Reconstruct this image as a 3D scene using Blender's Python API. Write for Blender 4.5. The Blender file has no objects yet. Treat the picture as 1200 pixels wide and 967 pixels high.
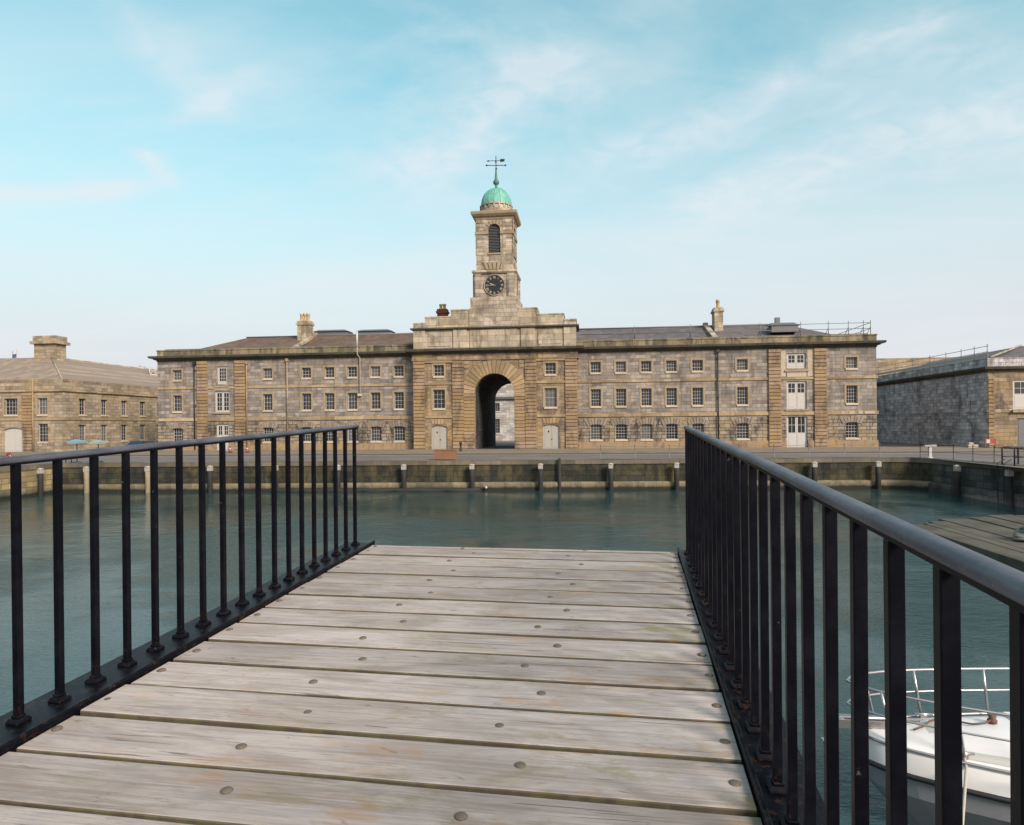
import bpy, bmesh, math, random
from mathutils import Matrix, Vector
random.seed(7)
R = math.radians
S = bpy.context.scene
COL = S.collection

# ------------------------------------------------------------------ camera
EYE = 2.70
FPX, CX, CY = 790.0, 600.0, 498.0
ROLL, YAW = 0.0093, R(6.36)
cam_d = bpy.data.cameras.new("camera"); cam = bpy.data.objects.new("camera", cam_d); COL.objects.link(cam)
cam_d.sensor_fit = 'HORIZONTAL'; cam_d.sensor_width = 36.0; cam_d.lens = FPX / 1200 * 36.0
cam_d.shift_y = (CY - 483.5) / 1200.0
cam_d.clip_start = 0.05; cam_d.clip_end = 6000
_r = Vector((math.cos(YAW), math.sin(YAW), 0)); _u = Vector((0, 0, 1)); _f = Vector((-math.sin(YAW), math.cos(YAW), 0))
cx = _r * math.cos(ROLL) - _u * math.sin(ROLL)
cy = _r * math.sin(ROLL) + _u * math.cos(ROLL)
cam.matrix_world = Matrix(((cx.x, cy.x, -_f.x, 0), (cx.y, cy.y, -_f.y, 0), (cx.z, cy.z, -_f.z, EYE), (0, 0, 0, 1)))
S.camera = cam

# ------------------------------------------------------------------ light
SUN_AZ, SUN_EL = R(43), R(30)          # azimuth: to the right of straight behind the camera
SKY_STRENGTH = 0.12
SUN_STRENGTH = 4.0
EXPOSURE = 0.35
tosun = Vector((math.sin(SUN_AZ) * math.cos(SUN_EL), -math.cos(SUN_AZ) * math.cos(SUN_EL), math.sin(SUN_EL)))
sl = bpy.data.lights.new("sun", 'SUN'); sl.energy = SUN_STRENGTH; sl.angle = R(17.0); sl.color = (1.0, 0.865, 0.74)
so = bpy.data.objects.new("sun", sl); COL.objects.link(so); so.location = tosun * 200
so.rotation_euler = (-tosun).to_track_quat('-Z', 'Y').to_euler()
W = bpy.data.worlds.new("World"); S.world = W; W.use_nodes = True
wn = W.node_tree.nodes; wl = W.node_tree.links; wn.clear()
def wnode(t, **kw):
    n = wn.new(t)
    for k, v in kw.items(): setattr(n, k, v)
    return n
def wmath(op, a, b=None, c=None, clamp=False):
    n = wnode('ShaderNodeMath', operation=op, use_clamp=clamp)
    for i, v in enumerate((a, b, c)):
        if v is None: continue
        if isinstance(v, (int, float)): n.inputs[i].default_value = v
        else: wl.new(v, n.inputs[i])
    return n.outputs[0]
def wmix(f, a, b, mode='MIX'):
    n = wnode('ShaderNodeMixRGB', blend_type=mode)
    for i, v in enumerate((f, a, b)):
        if isinstance(v, (int, float)): n.inputs[i].default_value = v
        elif isinstance(v, tuple): n.inputs[i].default_value = v
        else: wl.new(v, n.inputs[i])
    return n.outputs[0]
sky = wnode('ShaderNodeTexSky', sky_type='NISHITA', sun_disc=False, sun_elevation=SUN_EL,
            sun_rotation=math.pi - SUN_AZ, air_density=1.0, dust_density=1.6, ozone_density=1.0)
tc = wnode('ShaderNodeTexCoord'); sep = wnode('ShaderNodeSeparateXYZ'); wl.new(tc.outputs['Generated'], sep.inputs[0])
zz = wmath('ADD', wmath('MAXIMUM', sep.outputs[2], 0.0), 0.16)
comb = wnode('ShaderNodeCombineXYZ')
wl.new(wmath('DIVIDE', sep.outputs[0], zz), comb.inputs[0]); wl.new(wmath('DIVIDE', sep.outputs[1], zz), comb.inputs[1])
def cloud(scale, rot, loc, lo, hi, detail=7, dist=0.6, rough=0.55):
    m = wnode('ShaderNodeMapping'); m.inputs['Scale'].default_value = scale; m.inputs['Rotation'].default_value = (0, 0, rot); m.inputs['Location'].default_value = loc
    wl.new(comb.outputs[0], m.inputs[0])
    n = wnode('ShaderNodeTexNoise'); n.inputs['Scale'].default_value = 1; n.inputs['Detail'].default_value = detail
    n.inputs['Distortion'].default_value = dist; n.inputs['Roughness'].default_value = rough
    wl.new(m.outputs[0], n.inputs['Vector'])
    mr = wnode('ShaderNodeMapRange', interpolation_type='SMOOTHSTEP'); mr.inputs[1].default_value = lo; mr.inputs[2].default_value = hi
    wl.new(n.outputs[0], mr.inputs[0]); return mr.outputs[0]
c1 = cloud((0.45, 1.0, 1), R(-48), (6.1, 3.7, 0), 0.40, 0.80, detail=8, dist=1.0)
c2 = cloud((1.2, 3.6, 1), R(-55), (2.4, 8.2, 0), 0.44, 0.76, detail=9, dist=1.2, rough=0.6)
c3 = cloud((0.35, 0.5, 1), R(20), (7.4, 2.2, 0), 0.35, 0.75, detail=3, dist=0.2)
hz = wnode('ShaderNodeMapRange', interpolation_type='SMOOTHSTEP'); wl.new(sep.outputs[2], hz.inputs[0])
for i_, v_ in enumerate((0.60, 0.04, 0.0, 1.0)): hz.inputs[i_ + 1].default_value = v_
haze_f = hz.outputs[0]
def cirrus(p, q, w, amt, n_scale=1.0):
    (ax, ay), (bx_, by_) = p, q; dx, dy = bx_ - ax, by_ - ay; L = math.hypot(dx, dy); dx, dy = dx / L, dy / L
    nz = wnode('ShaderNodeTexNoise'); nz.inputs['Scale'].default_value = 2.2 * n_scale; nz.inputs['Detail'].default_value = 7; nz.inputs['Roughness'].default_value = 0.62; wl.new(comb.outputs[0], nz.inputs['Vector'])
    sp = wnode('ShaderNodeSeparateXYZ'); wl.new(comb.outputs[0], sp.inputs[0])
    al = wmath('ADD', wmath('MULTIPLY', wmath('SUBTRACT', sp.outputs[0], ax), dx), wmath('MULTIPLY', wmath('SUBTRACT', sp.outputs[1], ay), dy))
    ac = wmath('ADD', wmath('MULTIPLY', wmath('SUBTRACT', sp.outputs[0], ax), -dy), wmath('MULTIPLY', wmath('SUBTRACT', sp.outputs[1], ay), dx))
    ac = wmath('ADD', ac, wmath('MULTIPLY', wmath('SUBTRACT', nz.outputs[0], 0.5), w * 2.4))
    f = wmath('SUBTRACT', 1.0, wmath('DIVIDE', wmath('ABSOLUTE', ac), w), clamp=True)
    e = wmath('MULTIPLY', wmath('DIVIDE', al, L * .3, clamp=True), wmath('DIVIDE', wmath('SUBTRACT', L, al), L * .15, clamp=True))
    n2 = wnode('ShaderNodeTexNoise'); n2.inputs['Scale'].default_value = 7 * n_scale; n2.inputs['Detail'].default_value = 6; n2.inputs['Distortion'].default_value = 1.5; wl.new(comb.outputs[0], n2.inputs['Vector'])
    return wmath('MULTIPLY', wmath('MULTIPLY', wmath('POWER', f, 1.3), e), wmath('MULTIPLY', n2.outputs[0], amt * 1.8))
bands = [cirrus((-1.95, 1.60), (-1.10, 1.70), .09, .85, .8), cirrus((-1.13, 1.75), (-1.07, 1.52), .06, .55),
         cirrus((-.60, 2.02), (.02, 1.28), .30, .70), cirrus((.1, 2.35), (1.15, 1.38), .30, .65), cirrus((-.2, 2.0), (.8, 1.25), .20, .5),
         cirrus((-.80, 1.05), (-.84, 1.50), .08, .32), cirrus((-1.0, 1.50), (-.62, 1.30), .05, .28)]
cf = wmath('MULTIPLY_ADD', wmath('MULTIPLY', c2, c3), 0.30, wmath('MULTIPLY', c1, 0.60))
for b_ in bands: cf = wmath('ADD', cf, b_)
base = wmix(1.0, sky.outputs[0], (1.0, 1.95, 1.48, 1), 'MULTIPLY')
CLOUD = (5.6, 6.2, 6.7, 1)
base = wmix(wmath('MULTIPLY', haze_f, 0.98), base, (4.95, 4.88, 5.22, 1))
skyc = wmix(wmath('MINIMUM', cf, 0.70), base, (5.25, 5.6, 5.9, 1))
# hazy aureole round the sun, added out of view to warm and lift deck light
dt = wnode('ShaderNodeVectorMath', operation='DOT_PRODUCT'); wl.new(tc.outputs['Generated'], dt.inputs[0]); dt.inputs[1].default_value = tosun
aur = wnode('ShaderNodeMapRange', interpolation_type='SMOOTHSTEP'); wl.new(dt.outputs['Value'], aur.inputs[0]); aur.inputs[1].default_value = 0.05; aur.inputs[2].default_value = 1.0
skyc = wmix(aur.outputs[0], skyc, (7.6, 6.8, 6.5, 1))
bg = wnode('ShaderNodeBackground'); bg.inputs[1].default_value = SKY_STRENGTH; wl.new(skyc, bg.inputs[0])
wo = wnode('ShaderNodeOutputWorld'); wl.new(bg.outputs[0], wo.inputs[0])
vs = S.view_settings; S.display_settings.display_device = 'sRGB'
vs.view_transform = 'Standard'; vs.look = 'None'; vs.exposure = EXPOSURE; vs.gamma = 1.0; vs.use_curve_mapping = False

# ------------------------------------------------------------------ mesh helper
class MB:
    def __init__(self): self.v = []; self.f = []; self.sm = []
    def quad(self, pts, smooth=False):
        b = len(self.v); self.v += [tuple(p) for p in pts]; self.f.append(tuple(range(b, b + len(pts)))); self.sm.append(smooth)
    def box(self, x0, x1, y0, y1, z0, z1, tf=None):
        P = [(x0,y0,z0),(x1,y0,z0),(x1,y1,z0),(x0,y1,z0),(x0,y0,z1),(x1,y0,z1),(x1,y1,z1),(x0,y1,z1)]
        if tf: P = [tuple(tf(*p)) for p in P]
        b = len(self.v); self.v += P
        for q in ((3,2,1,0),(4,5,6,7),(0,1,5,4),(1,2,6,5),(2,3,7,6),(3,0,4,7)):
            self.f.append(tuple(b + i for i in q)); self.sm.append(False)
    def prism(self, pts, off):
        """closed polygon pts (3d), extruded by vector off"""
        n = len(pts); b = len(self.v); o = Vector(off)
        self.v += [tuple(p) for p in pts] + [tuple(Vector(p) + o) for p in pts]
        self.f.append(tuple(range(b, b + n))); self.f.append(tuple(reversed(range(b + n, b + 2 * n)))); self.sm += [False, False]
        for i in range(n):
            j = (i + 1) % n; self.f.append((b + j, b + i, b + n + i, b + n + j)); self.sm.append(False)
    def tube(self, path, r, n=8, closed=False, taper=None):
        path = [Vector(p) for p in path]; m = len(path); b = len(self.v); up0 = Vector((0, 0, 1)); prev = None
        for i, p in enumerate(path):
            if closed: t = path[(i + 1) % m] - path[i - 1]
            else: t = path[min(i + 1, m - 1)] - path[max(i - 1, 0)]
            t.normalize()
            if prev is None:
                a = t.cross(up0)
                if a.length < 1e-3: a = t.cross(Vector((1, 0, 0)))
            else:
                a = prev - t * prev.dot(t)
            a.normalize(); prev = a; c = t.cross(a)
            rr = r if taper is None else taper[i]
            for k in range(n):
                th = 2 * math.pi * k / n; self.v.append(tuple(p + (a * math.cos(th) + c * math.sin(th)) * rr))
        for i in range(m if closed else m - 1):
            for k in range(n):
                a0 = b + i * n + k; a1 = b + i * n + (k + 1) % n; j = (i + 1) % m
                self.f.append((a0, a1, b + j * n + (k + 1) % n, b + j * n + k)); self.sm.append(True)
        if not closed:
            self.f.append(tuple(reversed(range(b, b + n)))); self.f.append(tuple(range(b + (m - 1) * n, b + m * n))); self.sm += [False, False]
    def lathe(self, prof, c=(0, 0, 0), n=24, smooth=True):
        b = len(self.v); m = len(prof)
        for (r, z) in prof:
            for k in range(n):
                th = 2 * math.pi * k / n; self.v.append((c[0] + r * math.cos(th), c[1] + r * math.sin(th), c[2] + z))
        for i in range(m - 1):
            for k in range(n):
                k2 = (k + 1) % n; self.f.append((b + i*n + k, b + i*n + k2, b + (i+1)*n + k2, b + (i+1)*n + k)); self.sm.append(smooth)
        if prof[0][0] > 1e-4: self.f.append(tuple(reversed(range(b, b + n)))); self.sm.append(False)
        if prof[-1][0] > 1e-4: self.f.append(tuple(range(b + (m-1)*n, b + m*n))); self.sm.append(False)
    def sweep(self, prof, path, closed=False):
        """prof: (out, z) pairs bottom to top; path: xy points, outward is to the right of travel"""
        P = [Vector((p[0], p[1])) for p in path]; m = len(P); b = len(self.v); n = len(prof)
        def nrm(a, c):
            d = (c - a).normalized(); return Vector((d.y, -d.x))
        for i in range(m):
            ns = []
            if closed or i > 0: ns.append(nrm(P[i - 1], P[i]))
            if closed or i < m - 1: ns.append(nrm(P[i], P[(i + 1) % m]))
            if len(ns) == 2:
                s = ns[0] + ns[1]; mit = s / max(s.dot(ns[0]), 0.2)
            else: mit = ns[0]
            for (o, z) in prof: self.v.append((P[i].x + mit.x * o, P[i].y + mit.y * o, z))
        for i in range(m if closed else m - 1):
            j = (i + 1) % m
            for k in range(n):
                k2 = (k + 1) % n
                self.f.append((b + i*n + k, b + j*n + k, b + j*n + k2, b + i*n + k2)); self.sm.append(False)
        if not closed:
            self.f.append(tuple(reversed(range(b, b + n)))); self.f.append(tuple(range(b + (m-1)*n, b + m*n))); self.sm += [False, False]
    def mesh(self, name, origin=(0, 0, 0)):
        o = origin
        me = bpy.data.meshes.new(name); me.from_pydata([(x - o[0], y - o[1], z - o[2]) for x, y, z in self.v], [], self.f)
        me.polygons.foreach_set('use_smooth', self.sm); me.update(); return me
def fixn(me):
    bm = bmesh.new(); bm.from_mesh(me); bmesh.ops.recalc_face_normals(bm, faces=bm.faces); bm.to_mesh(me); bm.free()
def wloc(o):
    v = Vector((0, 0, 0))
    while o is not None: v += o.location; o = o.parent
    return v
def obj(name, mb, mat, parent=None, origin=None, fix=True, bevel=0, label=None, loc=None):
    """mesh given in world coordinates; origin subtracted (parent base by default)"""
    if origin is None: origin = wloc(parent) if parent else (0, 0, 0)
    me = mb.mesh(name, origin) if isinstance(mb, MB) else mb
    if fix and isinstance(mb, MB): fixn(me)
    if mat and not me.materials: me.materials.append(mat)
    o = bpy.data.objects.new(name, me); COL.objects.link(o)
    if parent: o.parent = parent
    if loc is not None: o.location = loc
    if bevel:
        b = o.modifiers.new("bevel", 'BEVEL'); b.width = bevel; b.segments = 2; b.limit_method = 'ANGLE'
    if label: o['label'] = label
    return o
def tag(o, label, cat, group=None, kind=None):
    if label: o['label'] = label
    if cat: o['category'] = cat
    if group: o['group'] = group
    if kind: o['kind'] = kind
    return o
def thing(name, label, cat, loc=(0, 0, 0), group=None, rot=(0, 0, 0)):
    o = bpy.data.objects.new(name, None); COL.objects.link(o); o.location = loc; o.rotation_euler = rot; o.empty_display_size = 0.3
    return tag(o, label, cat, group)
def struct(name, mb, mat, label=None):
    o = obj(name, mb, mat); o['kind'] = 'structure'
    if label: o['label'] = label
    return o
def dup(o, parent=None):
    c = o.copy(); COL.objects.link(c)
    if parent: c.parent = parent
    for ch in [x for x in bpy.data.objects if x.parent == o]: dup(ch, c)
    return c

# ------------------------------------------------------------------ material helper
ALB = 0.75       # all mineral, timber and paint colours are given a little high; one common scale
class NT:
    def __init__(self, name):
        self.m = bpy.data.materials.new(name); self.m.use_nodes = True; t = self.m.node_tree
        self.n = t.nodes; self.l = t.links; self.b = self.n['Principled BSDF']
    def node(self, t, **kw):
        n = self.n.new(t)
        for k, v in kw.items(): setattr(n, k, v)
        return n
    def set(self, sock, v):
        if isinstance(v, (int, float)): sock.default_value = v
        elif isinstance(v, (tuple, list)): sock.default_value = tuple(v) if len(v) == 4 or sock.type == 'VECTOR' else tuple(v) + (1,)
        else: self.l.new(v, sock)
    def math(self, op, a, b=None, c=None, clamp=False):
        n = self.node('ShaderNodeMath', operation=op, use_clamp=clamp)
        for i, v in enumerate((a, b, c)):
            if v is not None: self.set(n.inputs[i], v)
        return n.outputs[0]
    def mix(self, f, a, b, mode='MIX'):
        n = self.node('ShaderNodeMixRGB', blend_type=mode)
        for i, v in enumerate((f, a, b)): self.set(n.inputs[i], v)
        return n.outputs[0]
    def pos(self): return self.node('ShaderNodeNewGeometry').outputs['Position']
    def objc(self): return self.node('ShaderNodeTexCoord').outputs['Object']
    def island(self): return self.node('ShaderNodeNewGeometry').outputs['Random Per Island']
    def rnd(self): return self.node('ShaderNodeObjectInfo').outputs['Random']
    def mapv(self, v, scale=(1, 1, 1), loc=(0, 0, 0)):
        n = self.node('ShaderNodeMapping'); n.inputs['Scale'].default_value = scale; n.inputs['Location'].default_value = loc
        self.l.new(v, n.inputs[0]); return n.outputs[0]
    def noise(self, v, scale, detail=5, rough=0.6, dist=0.0):
        n = self.node('ShaderNodeTexNoise'); n.inputs['Scale'].default_value = scale; n.inputs['Detail'].default_value = detail
        n.inputs['Roughness'].default_value = rough; n.inputs['Distortion'].default_value = dist
        self.l.new(v, n.inputs['Vector']); return n.outputs['Fac']
    def ramp(self, f, lo, hi, a=0.0, b=1.0, smooth=True):
        n = self.node('ShaderNodeMapRange', interpolation_type='SMOOTHSTEP' if smooth else 'LINEAR')
        self.l.new(f, n.inputs[0])
        for i, v in enumerate((lo, hi, a, b)): n.inputs[i + 1].default_value = v
        return n.outputs[0]
    def sep(self, v):
        n = self.node('ShaderNodeSeparateXYZ'); self.l.new(v, n.inputs[0]); return n.outputs
    def comb(self, x=0, y=0, z=0):
        n = self.node('ShaderNodeCombineXYZ')
        for i, v in enumerate((x, y, z)): self.set(n.inputs[i], v)
        return n.outputs[0]
    def bump(self, h, strength=0.4, dist=0.02):
        n = self.node('ShaderNodeBump'); n.inputs['Strength'].default_value = strength; n.inputs['Distance'].default_value = dist
        self.l.new(h, n.inputs['Height']); self.l.new(n.outputs[0], self.b.inputs['Normal']); return n
    def out(self, col, rough=0.8, metal=0.0, spec=None, k=None):
        k = ALB if k is None else k
        if k != 1: col = self.mix(1.0, col, (k, k, k, 1), 'MULTIPLY')
        self.set(self.b.inputs['Base Color'], col); self.set(self.b.inputs['Roughness'], rough); self.set(self.b.inputs['Metallic'], metal)
        if spec is not None: self.set(self.b.inputs['Specular IOR Level'], spec)
        return self.m
def stone(name, c1, c2, joint=None, bw=0.95, bh=0.37, msize=0.018, stain=0.5, stain_c=(0.05, 0.045, 0.04), tint=(0.36, 0.24, 0.11), tint_f=0.25,
          blocks=True, island=False, bump=0.5, moss=0.0, grime_scale=0.35, lo=0.52, blockvar=0.6, tide=None, k=0.84):
    t = NT(name); p = t.pos(); s = t.sep(p)
    uv = t.comb(t.math('ADD', s[0], s[1]), s[2], 0)
    big = t.noise(p, 0.45, 4); mid = t.noise(p, 2.6, 6, 0.65); fine = t.noise(p, 16, 5, 0.7)
    if blocks:
        joint = joint or tuple(x * 0.42 for x in c1)
        b = t.node('ShaderNodeTexBrick'); b.inputs['Scale'].default_value = 1.0; b.offset = 0.5; b.squash = 1.0
        b.inputs['Brick Width'].default_value = bw; b.inputs['Row Height'].default_value = bh; b.inputs['Mortar Size'].default_value = msize
        b.inputs['Mortar Smooth'].default_value = 0.3; b.inputs['Bias'].default_value = 0.0
        t.set(b.inputs['Color1'], c1); t.set(b.inputs['Color2'], c2); t.set(b.inputs['Mortar'], joint); t.l.new(uv, b.inputs['Vector'])
        col = b.outputs['Color']; h = t.math('MULTIPLY_ADD', b.outputs['Fac'], -1.0, t.math('MULTIPLY', mid, 0.6))
        # per block lightness from a coarse cell noise
        w = t.node('ShaderNodeTexWhiteNoise', noise_dimensions='2D')
        row = t.math('FLOOR', t.math('DIVIDE', s[2], bh))
        cell = t.math('FLOOR', t.math('ADD', t.math('DIVIDE', t.math('ADD', s[0], s[1]), bw), t.math('MULTIPLY', t.math('MODULO', row, 2.0), 0.5)))
        t.l.new(t.comb(cell, row, 0), w.inputs['Vector'])
        v = t.math('MULTIPLY_ADD', w.outputs['Value'], blockvar, 1 - blockvar / 2)
        col = t.mix(1.0, col, t.comb(v, v, v), 'MULTIPLY')
    else:
        col = t.mix(t.island() if island else big, c1, c2); h = t.math('MULTIPLY', mid, 0.7)
        if island:
            v = t.math('MULTIPLY_ADD', t.island(), 0.75, 0.58); col = t.mix(1.0, col, t.comb(v, v, v), 'MULTIPLY')
    col = t.mix(t.math('MULTIPLY', t.ramp(big, 0.42, 0.66), tint_f), col, tint)
    g = t.noise(t.mapv(p, (1.0, 1.0, 0.22)), grime_scale * 3, 7, 0.68, 0.5)
    col = t.mix(t.math('MULTIPLY', t.ramp(g, lo, lo + 0.2), stain), col, stain_c)
    # broad damp patches and narrow rain streaks
    pt = t.noise(t.mapv(p, (1, 1, 0.7), (11, 3, 5)), 0.55, 7, 0.66, 0.8); col = t.mix(t.math('MULTIPLY', t.ramp(pt, 0.52, 0.62), stain * 0.75), col, tuple(x * 1.25 for x in stain_c))
    sk = t.noise(t.mapv(p, (2.4, 2.4, 0.10), (4, 9, 2)), 1.0, 6, 0.7, 0.3); col = t.mix(t.math('MULTIPLY', t.ramp(sk, 0.55, 0.70), stain * 0.6), col, stain_c)
    v = t.math('MULTIPLY_ADD', fine, 0.5, 0.75); col = t.mix(1.0, col, t.comb(v, v, v), 'MULTIPLY')
    v = t.math('MULTIPLY_ADD', mid, 0.5, 0.75); col = t.mix(1.0, col, t.comb(v, v, v), 'MULTIPLY')
    if moss: col = t.mix(t.math('MULTIPLY', t.ramp(t.noise(p, 1.3, 6, 0.7), 0.5, 0.68), moss), col, (0.10, 0.10, 0.035))
    if tide is not None:
        tz = t.math('ADD', s[2], t.math('MULTIPLY', t.noise(p, 1.5, 4), 0.25)); col = t.mix(t.ramp(tz, tide - .12, tide + .12, 0.93, 0.0), col, (0.014, 0.017, 0.013))
    t.bump(t.math('ADD', h, t.math('MULTIPLY', fine, 0.25)), bump, 0.03)
    return t.out(col, 0.9, spec=0.25, k=k)
def plain(name, col, rough=0.6, metal=0.0, var=0.15, scale=3.0, bump=0.0, spec=None):
    t = NT(name); p = t.objc(); n = t.noise(p, scale, 5)
    v = t.math('MULTIPLY_ADD', n, 2 * var, 1 - var)
    if bump: t.bump(t.noise(p, scale * 6, 5), bump, 0.01)
    return t.out(t.mix(1.0, tuple(col), t.comb(v, v, v), 'MULTIPLY'), rough, metal, spec)

M = {}
M['wall'] = stone('wing_limestone', (0.335, 0.298, 0.262), (0.225, 0.205, 0.192), bw=1.05, bh=0.36, stain=0.62, stain_c=(0.085, 0.078, 0.072), tint=(0.34, 0.265, 0.18), tint_f=0.35, lo=0.50)
M['base'] = stone('rustic_base', (0.31, 0.26, 0.205), (0.23, 0.20, 0.17), joint=(0.05, 0.042, 0.034), bw=1.1, bh=0.37, msize=0.035, stain=0.85, stain_c=(0.035, 0.033, 0.03), tint=(0.38, 0.29, 0.16), tint_f=0.45, bump=0.9, lo=0.50, grime_scale=0.6)
M['gate'] = stone('gate_sandstone', (0.31, 0.235, 0.155), (0.23, 0.18, 0.13), bw=1.0, bh=0.38, stain=0.75, stain_c=(0.065, 0.05, 0.047), tint=(0.40, 0.27, 0.11), tint_f=0.5)
M['rust'] = stone('rusticated_course', (0.40, 0.28, 0.17), (0.27, 0.20, 0.145), blocks=False, island=True, stain=0.7, stain_c=(0.075, 0.058, 0.052), tint=(0.42, 0.28, 0.10), tint_f=0.4, moss=0.15)
M['vous'] = stone('voussoir_stone', (0.40, 0.30, 0.18), (0.32, 0.235, 0.145), blocks=False, island=True, stain=0.35, stain_c=(0.11, 0.085, 0.06), tint_f=0.25)
M['lintel'] = stone('lintel_stone', (0.32, 0.27, 0.215), (0.22, 0.19, 0.165), blocks=False, island=True, stain=0.5, stain_c=(0.06, 0.055, 0.05), tint_f=0.15)
M['attic'] = stone('attic_limestone', (0.48, 0.42, 0.325), (0.39, 0.34, 0.27), bw=1.6, bh=0.62, msize=0.02, stain=0.65, lo=0.47, stain_c=(0.11, 0.092, 0.068), tint=(0.42, 0.32, 0.19), tint_f=0.4, moss=0.12)
M['tower'] = stone('tower_limestone', (0.47, 0.405, 0.325), (0.38, 0.33, 0.27), bw=1.25, bh=0.45, msize=0.022, stain=0.6, stain_c=(0.11, 0.095, 0.08), lo=0.48, tint=(0.42, 0.32, 0.18), tint_f=0.3)
M['cornice'] = stone('shadowed_weathered_cornice', (0.085, 0.08, 0.07), (0.06, 0.058, 0.05), blocks=False, stain=0.75, stain_c=(0.03, 0.03, 0.027), tint=(0.2, 0.16, 0.09), tint_f=0.3, moss=0.25)  # stained stone, with the cornice's own shadow put into the colour
M['parapet'] = stone('mossy_parapet', (0.27, 0.225, 0.15), (0.20, 0.175, 0.12), bw=1.4, bh=2.0, stain=0.8, stain_c=(0.045, 0.045, 0.035), tint=(0.36, 0.29, 0.15), tint_f=0.5, moss=0.45, lo=0.45)
M['band'] = stone('string_band', (0.40, 0.30, 0.175), (0.32, 0.25, 0.16), bw=1.7, bh=3.0, msize=0.012, stain=0.4, stain_c=(0.10, 0.08, 0.06), tint_f=0.3)
M['trim'] = stone('window_trim', (0.38, 0.305, 0.205), (0.30, 0.245, 0.175), blocks=False, stain=0.35, stain_c=(0.10, 0.08, 0.06), tint_f=0.3)
M['side'] = stone('blue_grey_rubble', (0.60, 0.56, 0.57), (0.42, 0.40, 0.42), joint=(0.25, 0.24, 0.25), bw=0.8, bh=0.36, msize=0.02, stain=0.6, stain_c=(0.04, 0.04, 0.045), tint=(0.25, 0.24, 0.26), tint_f=0.3, bump=0.7)
M['left'] = stone('left_limestone', (0.37, 0.305, 0.225), (0.29, 0.245, 0.19), bw=1.05, bh=0.37, stain=0.4, stain_c=(0.11, 0.09, 0.065), tint=(0.40, 0.29, 0.14), tint_f=0.4)
M['pale'] = stone('pale_court_stone', (0.50, 0.48, 0.45), (0.42, 0.41, 0.39), bw=1.2, bh=0.45, stain=0.3, stain_c=(0.2, 0.19, 0.18), tint_f=0.1)
M['rubble_patch'] = stone('pale_patch', (0.52, 0.45, 0.35), (0.45, 0.40, 0.32), blocks=False, stain=0.2)
M['white'] = plain('white_paint', (0.56, 0.545, 0.51), 0.5, var=0.06)
M['offwhite'] = plain('offwhite_door_paint', (0.42, 0.40, 0.36), 0.55, var=0.10)
M['sash'] = plain('sash_paint', (0.50, 0.48, 0.45), 0.5, var=0.1)
M['sill'] = stone('sill_stone', (0.62, 0.52, 0.38), (0.54, 0.46, 0.34), blocks=False, stain=0.25, tint_f=0.2)
M['vault'] = stone('shade_dark_passage_stone', (0.075, 0.075, 0.085), (0.055, 0.055, 0.062), bw=1.0, bh=0.4, stain=0.6, stain_c=(0.02, 0.02, 0.022), tint=(0.08, 0.075, 0.07))  # the passage's shade is put into this dark stone colour
M['lead'] = plain('lead_grey', (0.16, 0.165, 0.17), 0.55, var=0.2)
M['iron'] = plain('black_iron_far', (0.02, 0.021, 0.024), 0.5)
M['dark'] = plain('dark_interior', (0.012, 0.013, 0.016), 0.9)
M['louvre'] = plain('louvre_slate', (0.10, 0.115, 0.12), 0.7)
M['gold'] = plain('gilt_paint', (0.55, 0.46, 0.26), 0.4, var=0.1)
M['clock'] = plain('clock_black', (0.010, 0.012, 0.018), 0.35)
M['terracotta'] = plain('buff_clay_pot', (0.55, 0.40, 0.20), 0.8, var=0.2)
M['brick'] = stone('red_brick', (0.20, 0.075, 0.05), (0.16, 0.06, 0.045), bw=0.25, bh=0.08, msize=0.01, stain=0.3, tint_f=0.1)
t = NT('window_glass'); n_ = t.noise(t.pos(), 0.8, 2)
t.bump(t.noise(t.pos(), 1.5, 2), 0.04, 0.1); M['glass'] = t.out(t.mix(t.ramp(t.rnd(), 0.45, 1.0, 0.0, 0.8), t.mix(n_, (0.010, 0.012, 0.016), (0.03, 0.034, 0.042)), (0.16, 0.155, 0.15)), 0.10, spec=0.4)
def slate(name, a, b, stain):
    t = NT(name); p = t.pos(); s = t.sep(p)
    br = t.node('ShaderNodeTexBrick'); br.offset = 0.5; br.inputs['Scale'].default_value = 1
    for k, v in (('Brick Width', 0.42), ('Row Height', 0.17), ('Mortar Size', 0.012)): br.inputs[k].default_value = v
    t.set(br.inputs['Color1'], a); t.set(br.inputs['Color2'], b); t.set(br.inputs['Mortar'], tuple(x * 0.5 for x in a))
    t.l.new(t.comb(t.math('ADD', s[0], t.math('MULTIPLY', s[1], 0.35)), t.math('MULTIPLY', s[2], 1.6), 0), br.inputs['Vector'])
    w = t.node('ShaderNodeTexWhiteNoise', noise_dimensions='2D')
    t.l.new(t.comb(t.math('FLOOR', t.math('DIVIDE', s[0], 0.6)), t.math('FLOOR', t.math('MULTIPLY', s[2], 4.0)), 0), w.inputs['Vector'])
    v = t.math('MULTIPLY_ADD', w.outputs['Value'], 0.4, 0.8)
    col = t.mix(1.0, br.outputs['Color'], t.comb(v, v, v), 'MULTIPLY')
    g = t.noise(t.mapv(p, (1, .5, .5)), 0.5, 7, 0.65)
    col = t.mix(t.math('MULTIPLY', t.ramp(g, 0.45, 0.65), 0.6), col, stain)
    t.bump(br.outputs['Fac'], 0.3, 0.02)
    return t.out(col, 0.65)
M['slate_b'] = slate('brown_slate', (0.21, 0.12, 0.075), (0.15, 0.095, 0.066), (0.09, 0.062, 0.046))
M['slate_p'] = slate('purple_slate', (0.17, 0.14, 0.145), (0.135, 0.12, 0.13), (0.10, 0.09, 0.08))
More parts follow.
